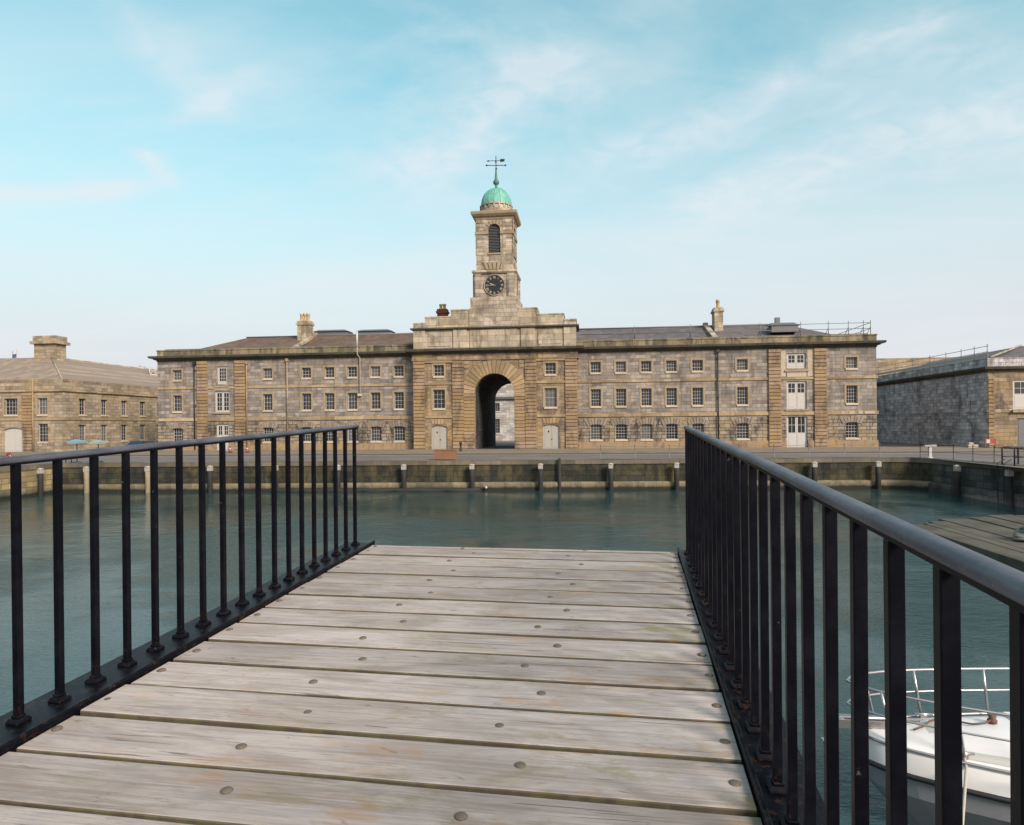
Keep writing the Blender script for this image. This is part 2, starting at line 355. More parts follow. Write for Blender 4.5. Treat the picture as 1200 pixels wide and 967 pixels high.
M['slate_l'] = slate('tan_slate', (0.38, 0.29, 0.215), (0.33, 0.255, 0.195), (0.27, 0.215, 0.17))
def copper():
    t = NT('verdigris_copper'); p = t.pos(); n = t.noise(t.mapv(p, (2.5, 2.5, 0.6)), 1.4, 6)
    col = t.mix(t.ramp(n, 0.35, 0.7), (0.11, 0.40, 0.33), (0.24, 0.55, 0.46))
    return t.out(col, 0.6)
M['copper'] = copper()
M['copper_dark'] = plain('dark_verdigris', (0.06, 0.20, 0.17), 0.6)
def asphalt():
    t = NT('quay_asphalt'); p = t.pos(); a = t.noise(p, 0.25, 5); b = t.noise(p, 30, 3); c = t.noise(t.mapv(p, (0.15, 1.2, 1)), 1, 4)
    col = t.mix(t.ramp(a, 0.4, 0.62), (0.155, 0.14, 0.145), (0.205, 0.18, 0.175))
    col = t.mix(t.math('MULTIPLY', t.ramp(c, 0.5, 0.7), 0.5), col, (0.12, 0.115, 0.13))
    v = t.math('MULTIPLY_ADD', b, 0.3, 0.85); col = t.mix(1.0, col, t.comb(v, v, v), 'MULTIPLY')
    t.bump(b, 0.3, 0.01); return t.out(col, 0.85)
M['asphalt'] = asphalt()
def paving():
    t = NT('pavement_flags'); p = t.pos(); s = t.sep(p)
    br = t.node('ShaderNodeTexBrick'); br.inputs['Scale'].default_value = 1
    for k, v in (('Brick Width', 0.9), ('Row Height', 0.6), ('Mortar Size', 0.012)): br.inputs[k].default_value = v
    t.set(br.inputs['Color1'], (0.29, 0.24, 0.175)); t.set(br.inputs['Color2'], (0.245, 0.205, 0.155)); t.set(br.inputs['Mortar'], (0.12, 0.1, 0.08))
    t.l.new(p, br.inputs['Vector']); a = t.noise(p, 0.5, 6)
    col = t.mix(t.math('MULTIPLY', t.ramp(a, 0.45, 0.65), 0.6), br.outputs['Color'], (0.15, 0.13, 0.10))
    return t.out(col, 0.85)
M['paving'] = paving()
M['coping'] = stone('quay_coping', (0.15, 0.14, 0.11), (0.11, 0.10, 0.085), bw=1.5, bh=5, moss=0.35, stain=0.7, stain_c=(0.1, 0.09, 0.07), tint_f=0.2)
M['line'] = plain('road_line', (0.5, 0.47, 0.42), 0.8, var=0.3, scale=1.5)
def quaystone(name, c1, c2, st, st_c, moss):
    return stone(name, c1, c2, bw=1.1, bh=0.40, msize=0.02, stain=st, stain_c=st_c, tint=(0.16, 0.13, 0.05), tint_f=0.5, moss=moss, bump=0.8, lo=0.42, grime_scale=0.25)
M['quay'] = quaystone('algae_quay_stone', (0.060, 0.057, 0.045), (0.038, 0.038, 0.033), 0.85, (0.016, 0.020, 0.018), 0.32)
M['quay_l'] = quaystone('sunlit_ochre_quay_stone', (0.42, 0.34, 0.19), (0.34, 0.28, 0.16), 0.25, (0.14, 0.11, 0.06), 0.25)  # left wall's sunlit brightness is put into the stone colour
M['quay_r'] = quaystone('shaded_quay_stone', (0.11, 0.105, 0.10), (0.08, 0.08, 0.078), 0.7, (0.03, 0.032, 0.033), 0.25)  # darker copy, the right wall's shade put into the colour
M['ledge'] = stone('ledge_stone', (0.21, 0.18, 0.125), (0.14, 0.12, 0.09), bw=1.2, bh=3, stain=0.7, stain_c=(0.06, 0.06, 0.045), tint=(0.3, 0.24, 0.12), tint_f=0.4, moss=0.4, lo=0.5, tide=-1.86)
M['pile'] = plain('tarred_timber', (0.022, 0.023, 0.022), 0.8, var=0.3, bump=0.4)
M['pile_lit'] = plain('sunlit_pile_timber', (0.30, 0.25, 0.17), 0.8, var=0.3, bump=0.4)  # sunlit copy of the pile timber, for the leftmost piles
M['weed'] = plain('dark_weed', (0.02, 0.024, 0.02), 0.8, var=0.4, bump=0.6)
def water():
    t = NT('basin_water'); p = t.pos()
    a = t.noise(t.mapv(p, (1.0, 1.8, 1)), 1.1, 4, 0.55, 0.4); b = t.noise(t.mapv(p, (1.0, 2.6, 1)), 5.5, 4, 0.6, 0.3); c = t.noise(p, 0.12, 3)
    h = t.math('ADD', t.math('MULTIPLY', a, 0.55), t.math('MULTIPLY', b, 0.20))
    h = t.math('MULTIPLY', h, t.math('MULTIPLY_ADD', t.ramp(c, 0.40, 0.60), 1.0, 0.25))
    lee = t.ramp(t.sep(p)[1], 24.0, 44.0, 1.0, 0.30); h = t.math('MULTIPLY', h, lee)   # calmer under the far wall
    t.bump(h, 0.85, 0.19)
    t.b.inputs['IOR'].default_value = 1.33; t.b.inputs['Specular IOR Level'].default_value = 0.5
    return t.out((0.022, 0.052, 0.054), 0.03, k=1.0)
M['water'] = water()
def wood():
    t = NT('weathered_deck_board'); p = t.objc(); isl = t.island(); s = t.sep(p)
    off = t.math('MULTIPLY', isl, 37.0)
    q = t.comb(t.math('ADD', s[0], off), s[1], t.math('ADD', s[2], off))
    grain = t.noise(t.mapv(q, (1.3, 55, 10)), 1.0, 6, 0.7, 0.8)
    fine = t.noise(t.mapv(q, (6, 190, 40)), 1.0, 4, 0.7)
    patch = t.noise(t.mapv(q, (1.1, 3.5, 1)), 1.6, 6, 0.62, 0.7)
    col = t.mix(t.ramp(patch, 0.34, 0.64), (0.335, 0.29, 0.268), (0.48, 0.432, 0.412))
    col = t.mix(t.math('MULTIPLY', t.ramp(t.noise(t.mapv(q, (0.9, 5, 1)), 1.9, 6, 0.65, 1.0), 0.50, 0.66), 0.45), col, (0.34, 0.315, 0.325))
    col = t.mix(t.math('MULTIPLY', t.ramp(grain, 0.42, 0.70), 0.55), col, (0.19, 0.15, 0.125))
    col = t.mix(t.math('MULTIPLY', t.ramp(fine, 0.48, 0.75), 0.28), col, (0.16, 0.135, 0.115))
    chk = t.noise(t.mapv(q, (1.6, 62, 8), (3, 1, 7)), 1.0, 3, 0.5, 0.6); col = t.mix(t.math('MULTIPLY', t.ramp(chk, 0.655, 0.70), 0.7), col, (0.075, 0.06, 0.05))
    # iron rust and algae patches, stronger to the right-hand end of the boards
    rust = t.noise(t.mapv(q, (2.2, 5, 1)), 1.3, 5, 0.65, 0.8)
    side = t.ramp(s[0], -2.6, 0.35, 0.35, 1.0)
    col = t.mix(t.math('MULTIPLY', t.math('MULTIPLY', t.ramp(rust, 0.55, 0.70), side), 0.6), col, (0.40, 0.22, 0.09))
    alg = t.noise(t.mapv(q, (1.7, 4, 1), (9, 4, 0)), 1.5, 6, 0.68, 0.5)
    col = t.mix(t.math('MULTIPLY', t.math('MULTIPLY', t.ramp(alg, 0.52, 0.70), side), 0.65), col, (0.20, 0.185, 0.07))
    blk = t.noise(t.mapv(q, (3.0, 12, 1), (2, 8, 0)), 2.2, 6, 0.7, 0.9)
    col = t.mix(t.math('MULTIPLY', t.ramp(blk, 0.57, 0.72), 0.6), col, (0.10, 0.085, 0.075))
    v = t.math('MULTIPLY_ADD', isl, 0.30, 0.84); col = t.mix(1.0, col, t.comb(v, v, v), 'MULTIPLY')
    # saw-cut edges of the boards are mossy, with the gaps' darkness put in
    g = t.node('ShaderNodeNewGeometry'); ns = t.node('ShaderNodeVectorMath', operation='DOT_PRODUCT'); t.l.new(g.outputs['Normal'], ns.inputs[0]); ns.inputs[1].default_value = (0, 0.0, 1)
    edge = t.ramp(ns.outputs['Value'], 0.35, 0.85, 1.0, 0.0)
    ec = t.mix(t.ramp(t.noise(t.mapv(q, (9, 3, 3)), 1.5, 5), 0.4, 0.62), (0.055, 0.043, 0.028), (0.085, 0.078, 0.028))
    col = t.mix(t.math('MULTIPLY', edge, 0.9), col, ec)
    t.bump(t.math('ADD', t.math('MULTIPLY', grain, 0.6), t.math('ADD', t.math('MULTIPLY', fine, 0.25), t.math('MULTIPLY', patch, 0.3))), 0.55, 0.006)
    return t.out(col, 0.82, spec=0.3, k=0.90)
M['wood'] = wood()
def rail_paint():
    t = NT('black_rail_paint'); p0 = t.objc(); va = t.node('ShaderNodeVectorMath', operation='ADD'); rr = t.math('MULTIPLY', t.rnd(), 60.0); t.l.new(p0, va.inputs[0]); t.l.new(t.comb(rr, rr, rr), va.inputs[1]); p = va.outputs[0]; n = t.noise(p, 9, 6, 0.65); f = t.noise(p, 70, 4)
    col = t.mix(t.ramp(n, 0.4, 0.68), (0.004, 0.0045, 0.008), (0.008, 0.0085, 0.013))
    chip = t.noise(p, 26, 3); col = t.mix(t.math('MULTIPLY', t.ramp(chip, 0.71, 0.76), 0.5), col, (0.14, 0.13, 0.12))
    z_ = t.sep(p0)[2]; low = t.ramp(z_, 0.0, 0.16, 1.0, 0.0); ru = t.ramp(t.noise(p, 34, 5, 0.7), 0.52, 0.66); col = t.mix(t.math('MULTIPLY', t.math('MULTIPLY', low, ru), 0.45), col, (0.085, 0.04, 0.02))
    t.bump(t.math('ADD', n, t.math('MULTIPLY', f, 0.35)), 0.25, 0.004)
    return t.out(col, t.math('MULTIPLY_ADD', n, 0.25, 0.28), spec=0.09)
M['rail'] = rail_paint()
def handrail_paint():
    t = NT('sheen_handrail_paint'); p = t.objc(); n = t.noise(t.mapv(p, (6, 1.6, 6)), 2.2, 6, 0.65); f = t.noise(p, 60, 4)
    col = t.mix(t.ramp(n, 0.4, 0.66), (0.065, 0.068, 0.092), (0.125, 0.13, 0.16))  # light-blue highlight of the rail lifted into the base colour
    t.bump(t.math('ADD', n, t.math('MULTIPLY', f, 0.4)), 0.5, 0.005)
    return t.out(col, t.math('MULTIPLY_ADD', f, 0.2, 0.36), spec=0.4)
M['handrail'] = handrail_paint()
M['bolt'] = plain('galvanised_bolt', (0.175, 0.145, 0.115), 0.75, 0.25, var=0.3, scale=60)
M['gel'] = plain('white_gelcoat', (0.88, 0.88, 0.88), 0.22, var=0.03)
M['nonslip'] = plain('grey_non_slip', (0.60, 0.59, 0.56), 0.8, var=0.08, scale=20)
M['hullgrey'] = plain('shade_grey_hull', (0.34, 0.35, 0.38), 0.3, var=0.05)  # shade on the hull side painted in as grey
M['chrome'] = plain('stainless_rail', (0.62, 0.60, 0.60), 0.28, 0.85, var=0.05)
M['rubber'] = plain('black_rubber', (0.015, 0.015, 0.018), 0.5)
M['rope'] = plain('pale_rope', (0.55, 0.52, 0.46), 0.9, var=0.2, scale=40, bump=0.6)
M['oldrope'] = plain('grey_old_rope', (0.22, 0.215, 0.20), 0.9, var=0.3, scale=20, bump=0.6)
M['raft'] = None
def raftwood():
    t = NT('raft_plank'); p = t.pos(); isl = t.island()
    g = t.noise(t.mapv(p, (9, 0.8, 4)), 1.6, 6, 0.7); a = t.noise(p, 0.7, 6, 0.65)
    col = t.mix(t.ramp(a, 0.38, 0.62), (0.075, 0.06, 0.045), (0.125, 0.11, 0.085))
    col = t.mix(t.math('MULTIPLY', t.ramp(g, 0.45, 0.7), 0.6), col, (0.07, 0.058, 0.045))
    m_ = t.noise(p, 0.35, 5); col = t.mix(t.math('MULTIPLY', t.ramp(m_, 0.5, 0.66), 0.5), col, (0.13, 0.15, 0.09))
    v = t.math('MULTIPLY_ADD', isl, 0.4, 0.78); col = t.mix(1.0, col, t.comb(v, v, v), 'MULTIPLY')
    t.bump(g, 0.6, 0.02); return t.out(col, 0.85)
M['raft'] = raftwood()
M['corten'] = plain('rusty_steel', (0.26, 0.135, 0.07), 0.85, var=0.35, scale=2.0)
M['blue_c'] = plain('sky_blue_canvas', (0.20, 0.36, 0.46), 0.8, var=0.08)
M['teal_c'] = plain('pale_green_canvas', (0.30, 0.38, 0.34), 0.8, var=0.08)
M['red'] = plain('red_plastic', (0.36, 0.05, 0.045), 0.5)
M['carblue'] = plain('dark_blue_car_paint', (0.02, 0.03, 0.07), 0.2)
M['carblack'] = plain('black_car_paint', (0.015, 0.015, 0.017), 0.2)
M['flagblue'] = plain('blue_flag_cloth', (0.05, 0.09, 0.30), 0.8)
M['grey_iron'] = plain('grey_steel', (0.20, 0.20, 0.205), 0.5, 0.3)

# ------------------------------------------------------------------ ground, basin and quays (structure)
WZ = -2.25
QL, QR = -41.3, 24.4                       # basin side walls
def qy(x): return 50.9 + 0.066 * (x + 5.65)  # far quay edge
PL, PR = (QL, qy(QL)), (QR, qy(QR) - 0.3)
BIG = 1800
g = MB()
def slab(mb, pts, z): mb.quad([(x, y, z) for x, y in pts])
slab(g, [(-BIG, qy(QL)), (QL, qy(QL)), (QR, qy(QR)), (BIG, qy(QR)), (BIG, BIG), (-BIG, BIG)], 0.0)
slab(g, [(-BIG, -40), (QL, -40), (QL, qy(QL)), (-BIG, qy(QL))], 0.0)
slab(g, [(QR, -40), (BIG, -40), (BIG, qy(QR)), (QR, qy(QR))], 0.0)
struct('ground', g, M['asphalt'], 'grey asphalt quay around the basin')
s_ = MB(); s_.quad([(QL, -4.2, 1.0), (QR, -4.2, 1.0), (QR, -40, 1.0), (QL, -40, 1.0)])
s_.quad([(-BIG, -40, 1.0), (BIG, -40, 1.0), (BIG, -BIG, 1.0), (-BIG, -BIG, 1.0)]); s_.quad([(QL, -4.2, -4), (QR, -4.2, -4), (QR, -4.2, 1.0), (QL, -4.2, 1.0)])
struct('near_quay', s_, M['asphalt'], 'near quay behind the camera')
w_ = MB(); slab(w_, [(QL - .1, -4.3), (QR + .1, -4.3), (QR + .1, qy(QR) + .2), (QL - .1, qy(QL) + .2)], WZ)
struct('water', w_, M['water'], 'dark green rippled water of the basin')
p_ = MB(); p_.box(-58.0, 37.6, 60.6, 71.8, -0.2, 0.13); p_.box(-120, -59.5, 60.6, 70.6, -0.2, 0.13); p_.box(39.4, 110, 61.5, 69.6, -0.2, 0.13)
struct('pavement', p_, M['paving'], 'pale stone pavement in front of the long building')
l_ = MB(); l_.box(-120, 110, 60.05, 60.22, -0.1, 0.006)
struct('road_line', l_, M['line'], 'pale painted line along the kerb')

def quay_wall(name, label, path, mat, ledge_mat, cop_mat, out=0.30):
    t = thing(name, label, 'quay wall', (path[0][0], path[0][1], 0))
    m = MB(); m.sweep([(0, -5), (0, -0.32), (-0.9, -0.32), (-0.9, -5)], path); obj('masonry', m, mat, t)
    m = MB(); m.sweep([(0.06, -0.318), (0.06, 0.03), (-1.0, 0.03), (-1.0, -0.318)], path); obj('coping', m, cop_mat, t, bevel=0.02)
    m = MB(); m.sweep([(-0.1, -4), (out, -4), (out, -1.78), (out - .06, -1.66), (-0.1, -1.60)], path); obj('ledge', m, ledge_mat, t)
    return t
# path travelled so that the basin is on the right of travel
quay_wall('quay_wall', 'long dark algae stained quay wall across the far side of the basin', [(QL, qy(QL)), (QR - 2.2, qy(QR - 2.2)), (QR - 0.8, qy(QR) - 0.45), (QR, qy(QR) - 1.8)][::1], M['quay'], M['ledge'], M['coping'])
quay_wall('quay_wall', 'sunlit ochre quay wall at the left end of the basin', [(QL, -4.2), (QL, qy(QL) + 0.4)], M['quay_l'], M['ledge'], M['coping'])
quay_wall('quay_wall', 'shaded grey quay wall with black ladder hoops at the right of the basin', [(QR, qy(QR) - 1.85), (QR + 1.2, 41.0), (QR + 3.2, 30), (QR + 3.2, -4.2)], M['quay_r'], M['quay_r'], M['coping'])

# ------------------------------------------------------------------ wall kit
class Wall:
    def __init__(self, o, u):
        self.o = Vector(o); self.u = Vector(u).normalized(); self.n = Vector((self.u.y, -self.u.x, 0))
        self.ang = math.atan2(self.u.y, self.u.x)
    def P(self, u, w, z): return tuple(self.o + self.u * u + self.n * w + Vector((0, 0, z)))
    def tf(self): return lambda u, w, z: self.P(u, w, z)
    def box(self, mb, u0, u1, w0, w1, z0, z1): mb.box(u0, u1, w0, w1, z0, z1, self.tf())
    def sheet(self, mb, u0, u1, z0, z1, ops, depth=0.28, w=0.0, N=10):
        us = sorted({round(a, 4) for a in [u0, u1] + [o[0] for o in ops] + [o[1] for o in ops] if u0 - 1e-6 <= a <= u1 + 1e-6})
        zs = sorted({round(a, 4) for a in [z0, z1] + [o[2] for o in ops] + [o[3] for o in ops] if z0 - 1e-6 <= a <= z1 + 1e-6})
        for i in range(len(us) - 1):
            for k in range(len(zs) - 1):
                a, b, c, d = us[i], us[i+1], zs[k], zs[k+1]; mu, mz = (a + b) / 2, (c + d) / 2
                if any(o[0] < mu < o[1] and o[2] < mz < o[3] for o in ops): continue
                mb.quad([self.P(a, w, c), self.P(b, w, c), self.P(b, w, d), self.P(a, w, d)])
        for o in ops:
            a, b, c, d = o[:4]; rise = o[4] if len(o) > 4 else 0; s = d - rise; D = w - (o[5] if len(o) > 5 else depth)
            mb.quad([self.P(a, w, c), self.P(a, w, s), self.P(a, D, s), self.P(a, D, c)])
            mb.quad([self.P(b, w, s), self.P(b, w, c), self.P(b, D, c), self.P(b, D, s)])
            if c > z0 + 0.01: mb.quad([self.P(a, w, c), self.P(a, D, c), self.P(b, D, c), self.P(b, w, c)])
            if rise <= 0: mb.quad([self.P(a, w, d), self.P(b, w, d), self.P(b, D, d), self.P(a, D, d)])
            else:
                h = (b - a) / 2; rad = (h * h + rise * rise) / (2 * rise); cu = (a + b) / 2; cz = d - rad; a0 = math.asin(min(1, h / rad))
                if rise >= h: a0 = math.pi / 2
                pts = [(cu + rad * math.sin(-a0 + 2 * a0 * i / N), cz + rad * math.cos(-a0 + 2 * a0 * i / N)) for i in range(N + 1)]
                for i in range(N):
                    (p, q), (r, t2) = pts[i], pts[i+1]
                    mb.quad([self.P(p, w, q), self.P(r, w, t2), self.P(r, w, d), self.P(p, w, d)])
                    mb.quad([self.P(p, w, q), self.P(p, D, q), self.P(r, D, t2), self.P(r, w, t2)])
_wcache = {}
def window_meshes(w, h, cols, rows, depth, border, sur):
    k = (w, h, cols, rows, depth, border, sur)
    if k in _wcache: return _wcache[k]
    f = MB(); y0, y1 = depth - 0.07, depth; hw = w / 2
    f.box(-hw, -hw + border, y0, y1, 0, h); f.box(hw - border, hw, y0, y1, 0, h)
    f.box(-hw + border, hw - border, y0, y1, 0, border * 1.3); f.box(-hw + border, hw - border, y0, y1, h - border, h)
    bw = 0.026
    for i in range(1, cols):
        x = -hw + border + (w - 2 * border) * i / cols; f.box(x - bw/2, x + bw/2, y0 + .025, y1 - .006, border * 1.3, h - border)
    for j in range(1, rows):
        z = border + (h - 2 * border) * j / rows; b2 = bw * (1.7 if j == rows // 2 else 1) / 2
        f.box(-hw + border, hw - border, y0 + .02, y1 - .003, z - b2, z + b2)
    p = MB(); p.box(-hw + .01, hw - .01, depth + .004, depth + .03, 0.01, h - .01)
    s = MB(); b = 0.20
    if sur >= 1:
        s.box(-hw - b, -hw, -0.05, 0.02, 0, h + b); s.box(hw, hw + b, -0.05, 0.02, 0, h + b); s.box(-hw, hw, -0.048, 0.02, h, h + b)
    q = MB(); q.box(-hw - .06, hw + .06, -0.10, depth - .071, -0.16, 0.03)
    r = []
    for nm, mb, mat in (('window', f, M['sash']), ('pane', p, M['glass']), ('surround', s, M['trim']), ('sill', q, M['sill'])):
        if not mb.v: r.append(None); continue
        me = mb.mesh(nm); fixn(me); me.materials.append(mat); r.append(me)
    _wcache[k] = r; return r
def lintel_mesh():
    if 'lintel' in _wcache: return _wcache['lintel']
    m = MB()
    for k in range(-3, 4):
        a0, a1 = R(7.4 * (k - .43)), R(7.4 * (k + .43)); r0, r1 = 2.10, 2.66 + (.10 if k == 0 else 0)
        m.prism([(rr * math.sin(aa), -0.07 - .02 * (k == 0), -.42 + rr * math.cos(aa)) for rr, aa in ((r0, a0), (r0, a1), (r1, a1), (r1, a0))], (0, .08, 0))
    me = m.mesh('lintel'); fixn(me); me.materials.append(M['lintel']); _wcache['lintel'] = me; return me
def add_window(parent, wall, u, z0, w, h, cols=3, rows=4, depth=0.26, border=0.055, sur=1, lintel=False):
    f, p, s, q = window_meshes(round(w, 3), round(h, 3), cols, rows, depth, border, sur)
    o = bpy.data.objects.new('window', f); COL.objects.link(o); o.parent = parent
    o.location = Vector(wall.P(u, 0, z0)) - wloc(parent); o.rotation_euler = (0, 0, wall.ang)
    for nm, me in (('pane', p), ('surround', s), ('sill', q)):
        if me is None: continue
        c = bpy.data.objects.new(nm, me); COL.objects.link(c); c.parent = o
    if lintel: c = bpy.data.objects.new('lintel', lintel_mesh()); COL.objects.link(c); c.parent = o
    return o
def courses(mb, wall, u0, u1, w, z0, z1, h=0.38, gap=0.075):
    n = max(1, round((z1 - z0) / h)); hh = (z1 - z0) / n
    wall.box(mb, u0 + .02, u1 - .02, 0.002, max(.01, w - 0.11), z0, z1)
    for i in range(n):
        a = z0 + i * hh; e = random.uniform(-.008, .008)
        wall.box(mb, u0, u1, 0.001, w + e, a + gap/2, a + hh - gap/2)
def hip(mb, x0, x1, y0, y1, z0, z1, hl=0.0, hr=0.0):
    ym = (y0 + y1) / 2; a, b = x0 + hl, x1 - hr
    A, B, C, D = (x0,y0,z0), (x1,y0,z0), (x1,y1,z0), (x0,y1,z0); E, F = (a,ym,z1), (b,ym,z1)
    mb.quad([A,B,F,E]); mb.quad([C,D,E,F]); mb.quad([B,C,F]); mb.quad([D,A,E]); mb.quad([D,C,B,A])

# ------------------------------------------------------------------ the long building with the clock tower
C0 = -9.95; FY = 73.5; BY = 89.0; GY = 72.3; HW = 39.75
B = thing('storehouse_building', 'long three storey stone building with central arched gatehouse, clock tower and green copper dome', 'building', (C0, FY, 0))
F = Wall((C0, FY, 0), (1, 0, 0)); G = Wall((C0, GY, 0), (1, 0, 0))
BK = Wall((C0, BY, 0), (-1, 0, 0)); LS = Wall((C0 - HW, BY, 0), (0, -1, 0)); RS = Wall((C0 + HW, FY, 0), (0, 1, 0))
woff = [10.92, 13.61, 16.3, 18.95, 21.68, 26.3, 37.3]
S2, S1 = 3.55, 7.2
ops_low, ops_up, wins = [], [], []
for s in (-1, 1):
    for o in woff:
        u = s * o; iron = s > 0
        ops_low.append((u - .62, u + .62, 1.0, 2.66, 0.16)); wins.append((u, 1.0, 1.24, 1.66, 4, 5 if iron else 4, 0))
        ops_up.append((u - .55, u + .55, 4.60, 6.48)); wins.append((u, 4.60, 1.10, 1.88, 4 if iron else 3, 5 if iron else 4, 1))
        tall = o not in (21.68,) 
        ops_up.append((u - .55, u + .55, 8.24, 9.42)); wins.append((u, 8.24, 1.10, 1.18, 4 if iron else 3, 3, 1))
bay = 31.8
dl = [(-bay - .78, -bay + .78, 0.0, 3.1), (bay - 1.05, bay + 1.05, 0.0, 3.5)]
du = [(-bay - .92, -bay + .92, 4.45, 6.9), (-bay - .62, -bay + .62, 7.7, 9.75), (bay - 1.02, bay + 1.02, 4.1, 7.0), (bay - .98, bay + .98, 8.35, 9.95)]
ops_low += dl; ops_up += du
up = MB(); lo = MB()
F.sheet(up, -HW, HW, 3.3, 11.0, ops_up + [(-2.3, 2.3, 3.3, 8.4)])
F.sheet(lo, -HW, HW, -0.3, 3.3, ops_low + [(-2.3, 2.3, -0.3, 3.3)], w=0.0)
for wsh in (LS, RS):
    L = BY - FY
    wsh.sheet(up, 0, L, 3.3, 11.0, []); wsh.sheet(lo, 0, L, -0.3, 3.3, [])
BK.sheet(up, -HW, HW, 3.3, 11.0, [(-2.17, 2.17, 3.3, 8.2, 2.17, .5)]); BK.sheet(lo, -HW, HW, -0.3, 3.3, [(-2.17, 2.17, -0.3, 3.3, 0, .5)])
obj('upper_wall', up, M['wall'], B, fix=False); obj('ground_floor_wall', lo, M['base'], B, fix=False)
for (u, z, w, h, c, r, su) in wins: add_window(B, F, u, z, w, h, c, r, sur=su, lintel=(su == 0))
# plinth, string bands, frieze, cornice, parapet on the wings
def band(name, prof, mat, z_mat=None):
    for s, lab in ((-1, 'l'), (1, 'r')):
        m = MB()
        if s < 0: path = [(C0 - HW, BY), (C0 - HW, FY), (C0 - 8.94, FY)]
        else: path = [(C0 + 8.94, FY), (C0 + HW, FY), (C0 + HW, BY)]
        # outward must be right of travel
        m.sweep(prof, path); obj(name, m, mat, B)
def rect(o, z0, z1, i=-0.15): return [(i, z0), (o, z0), (o, z1), (i, z1)]
def arcs(seg, dz, w0, w1):
    pass
band('string_band', rect(0.10, S1 - .02, S1 + .22), M['band'])
band('string_band', rect(0.13, S2 - .08, S2 + .28), M['band'])
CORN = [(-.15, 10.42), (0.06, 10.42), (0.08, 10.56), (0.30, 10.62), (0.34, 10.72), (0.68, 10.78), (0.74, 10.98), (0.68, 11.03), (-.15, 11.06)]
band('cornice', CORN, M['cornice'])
band('parapet', [(-.55, 11.0), (0.03, 11.0), (0.03, 11.60), (0.09, 11.62), (0.09, 11.76), (-.62, 11.78), (-.62, 11.0)], M['parapet'])
# plinth runs between doors
for a, b in ((-HW - .1, -bay - .8), (-bay + .8, -8.95), (8.95, bay - 1.07), (bay + 1.07, HW + .1)):
    m = MB(); F.box(m, a, b, -0.02, 0.10, -.3, 0.78); obj('plinth', m, M['rust'], B)
# pilasters
for s in (-1, 1):
    for (a, b) in ((28.95, 30.2), (33.55, 34.8)):
        m = MB(); u0, u1 = sorted((s * a, s * b)); courses(m, F, u0, u1, 0.20, -0.2, 10.40); obj('pilaster', m, M['rust'], B)
for s in (-1, 1):
    for (a, b) in ((7.68, 8.93), (3.36, 4.58)):
        m = MB(); u0, u1 = sorted((s * a, s * b)); courses(m, G, u0, u1, 0.16, -0.2, 9.75); obj('pilaster', m, M['rust'], B)
# doors and glazed openings of the wing bays
def door_leaf(wall, parent, name, u0, u1, z0, z1, depth, glaze_from=None, cols=2, rows=2, mat=None, mid=True, hinge=True):
    m = MB(); p = MB(); mat = mat or M['white']; fw = 0.10; W2 = -depth
    wall.box(m, u0, u0 + fw, W2, W2 + .08, z0, z1); wall.box(m, u1 - fw, u1, W2, W2 + .08, z0, z1); wall.box(m, u0 + fw, u1 - fw, W2, W2 + .08, z1 - fw, z1)
    leaves = [(u0 + fw, (u0 + u1) / 2 - .01), ((u0 + u1) / 2 + .01, u1 - fw)] if mid else [(u0 + fw, u1 - fw)]
    for (a, b) in leaves:
        gf = glaze_from if glaze_from is not None else z1
        if gf > z0 + .05:
            wall.box(m, a, b, W2, W2 + .045, z0 + .01, gf)
            wall.box(m, a + .12, b - .12, W2 + .045, W2 + .062, z0 + .2, gf - .15)
        if gf < z1 - .2:
            st = 0.12
            wall.box(m, a, a + st, W2, W2 + .06, gf, z1 - fw); wall.box(m, b - st, b, W2, W2 + .06, gf, z1 - fw)
            wall.box(m, a + st, b - st, W2, W2 + .06, z1 - fw - st, z1 - fw); wall.box(m, a + st, b - st, W2, W2 + .06, gf, gf + .06)
            wall.box(p, a + st, b - st, W2 + .0, W2 + .02, gf + .06, z1 - fw - st)
            for i in range(1, cols): x = a + st + (b - a - 2 * st) * i / cols; wall.box(m, x - .02, x + .02, W2 + .021, W2 + .05, gf + .06, z1 - fw - st)
            for i in range(1, rows): z = gf + (z1 - fw - st - gf) * i / rows; wall.box(m, a + st, b - st, W2 + .021, W2 + .052, z - .02, z + .02)
    o = obj(name, m, mat, parent)
    if p.v: obj('pane', p, M['glass'], o, origin=wloc(parent))
    bk = MB(); wall.box(bk, u0 - .05, u1 + .05, W2 - .12, W2 - .05, z0 - .05, z1 + .05); obj('backing', bk, M['dark'], o, origin=wloc(parent))
    return o
door_leaf(F, B, 'door', bay - 1.05, bay + 1.05, 0, 3.5, .22, glaze_from=1.55, cols=2, rows=2)
door_leaf(F, B, 'loading_door', bay - 1.02, bay + 1.02, 4.1, 7.0, .22, glaze_from=5.75, cols=2, rows=2)
door_leaf(F, B, 'loading_window', bay - .98, bay + .98, 8.35, 9.95, .22, glaze_from=8.9, cols=2, rows=2)
door_leaf(F, B, 'door', -bay - .78, -bay + .78, 0, 3.1, .22, glaze_from=1.8, cols=2, rows=2)
door_leaf(F, B, 'loading_window', -bay - .92, -bay + .92, 4.45, 6.9, .22, glaze_from=4.62, cols=2, rows=4)
door_leaf(F, B, 'loading_window', -bay - .62, -bay + .62, 7.7, 9.75, .22, glaze_from=8.0, cols=3, rows=4, mid=False)
def fbox(name, mat, wall, *a):
    m = MB(); wall.box(m, *a); return obj(name, m, mat, B)
for a, b, z in ((-bay - 1.05, -bay + 1.05, 4.28), (-bay - .9, -bay + .9, 7.35), (bay - 1.2, bay + 1.2, 3.9), (bay - 1.2, bay + 1.2, 8.0)): fbox('door_sill', M['trim'], F, a, b, 0.0, .16, z, z + .16)
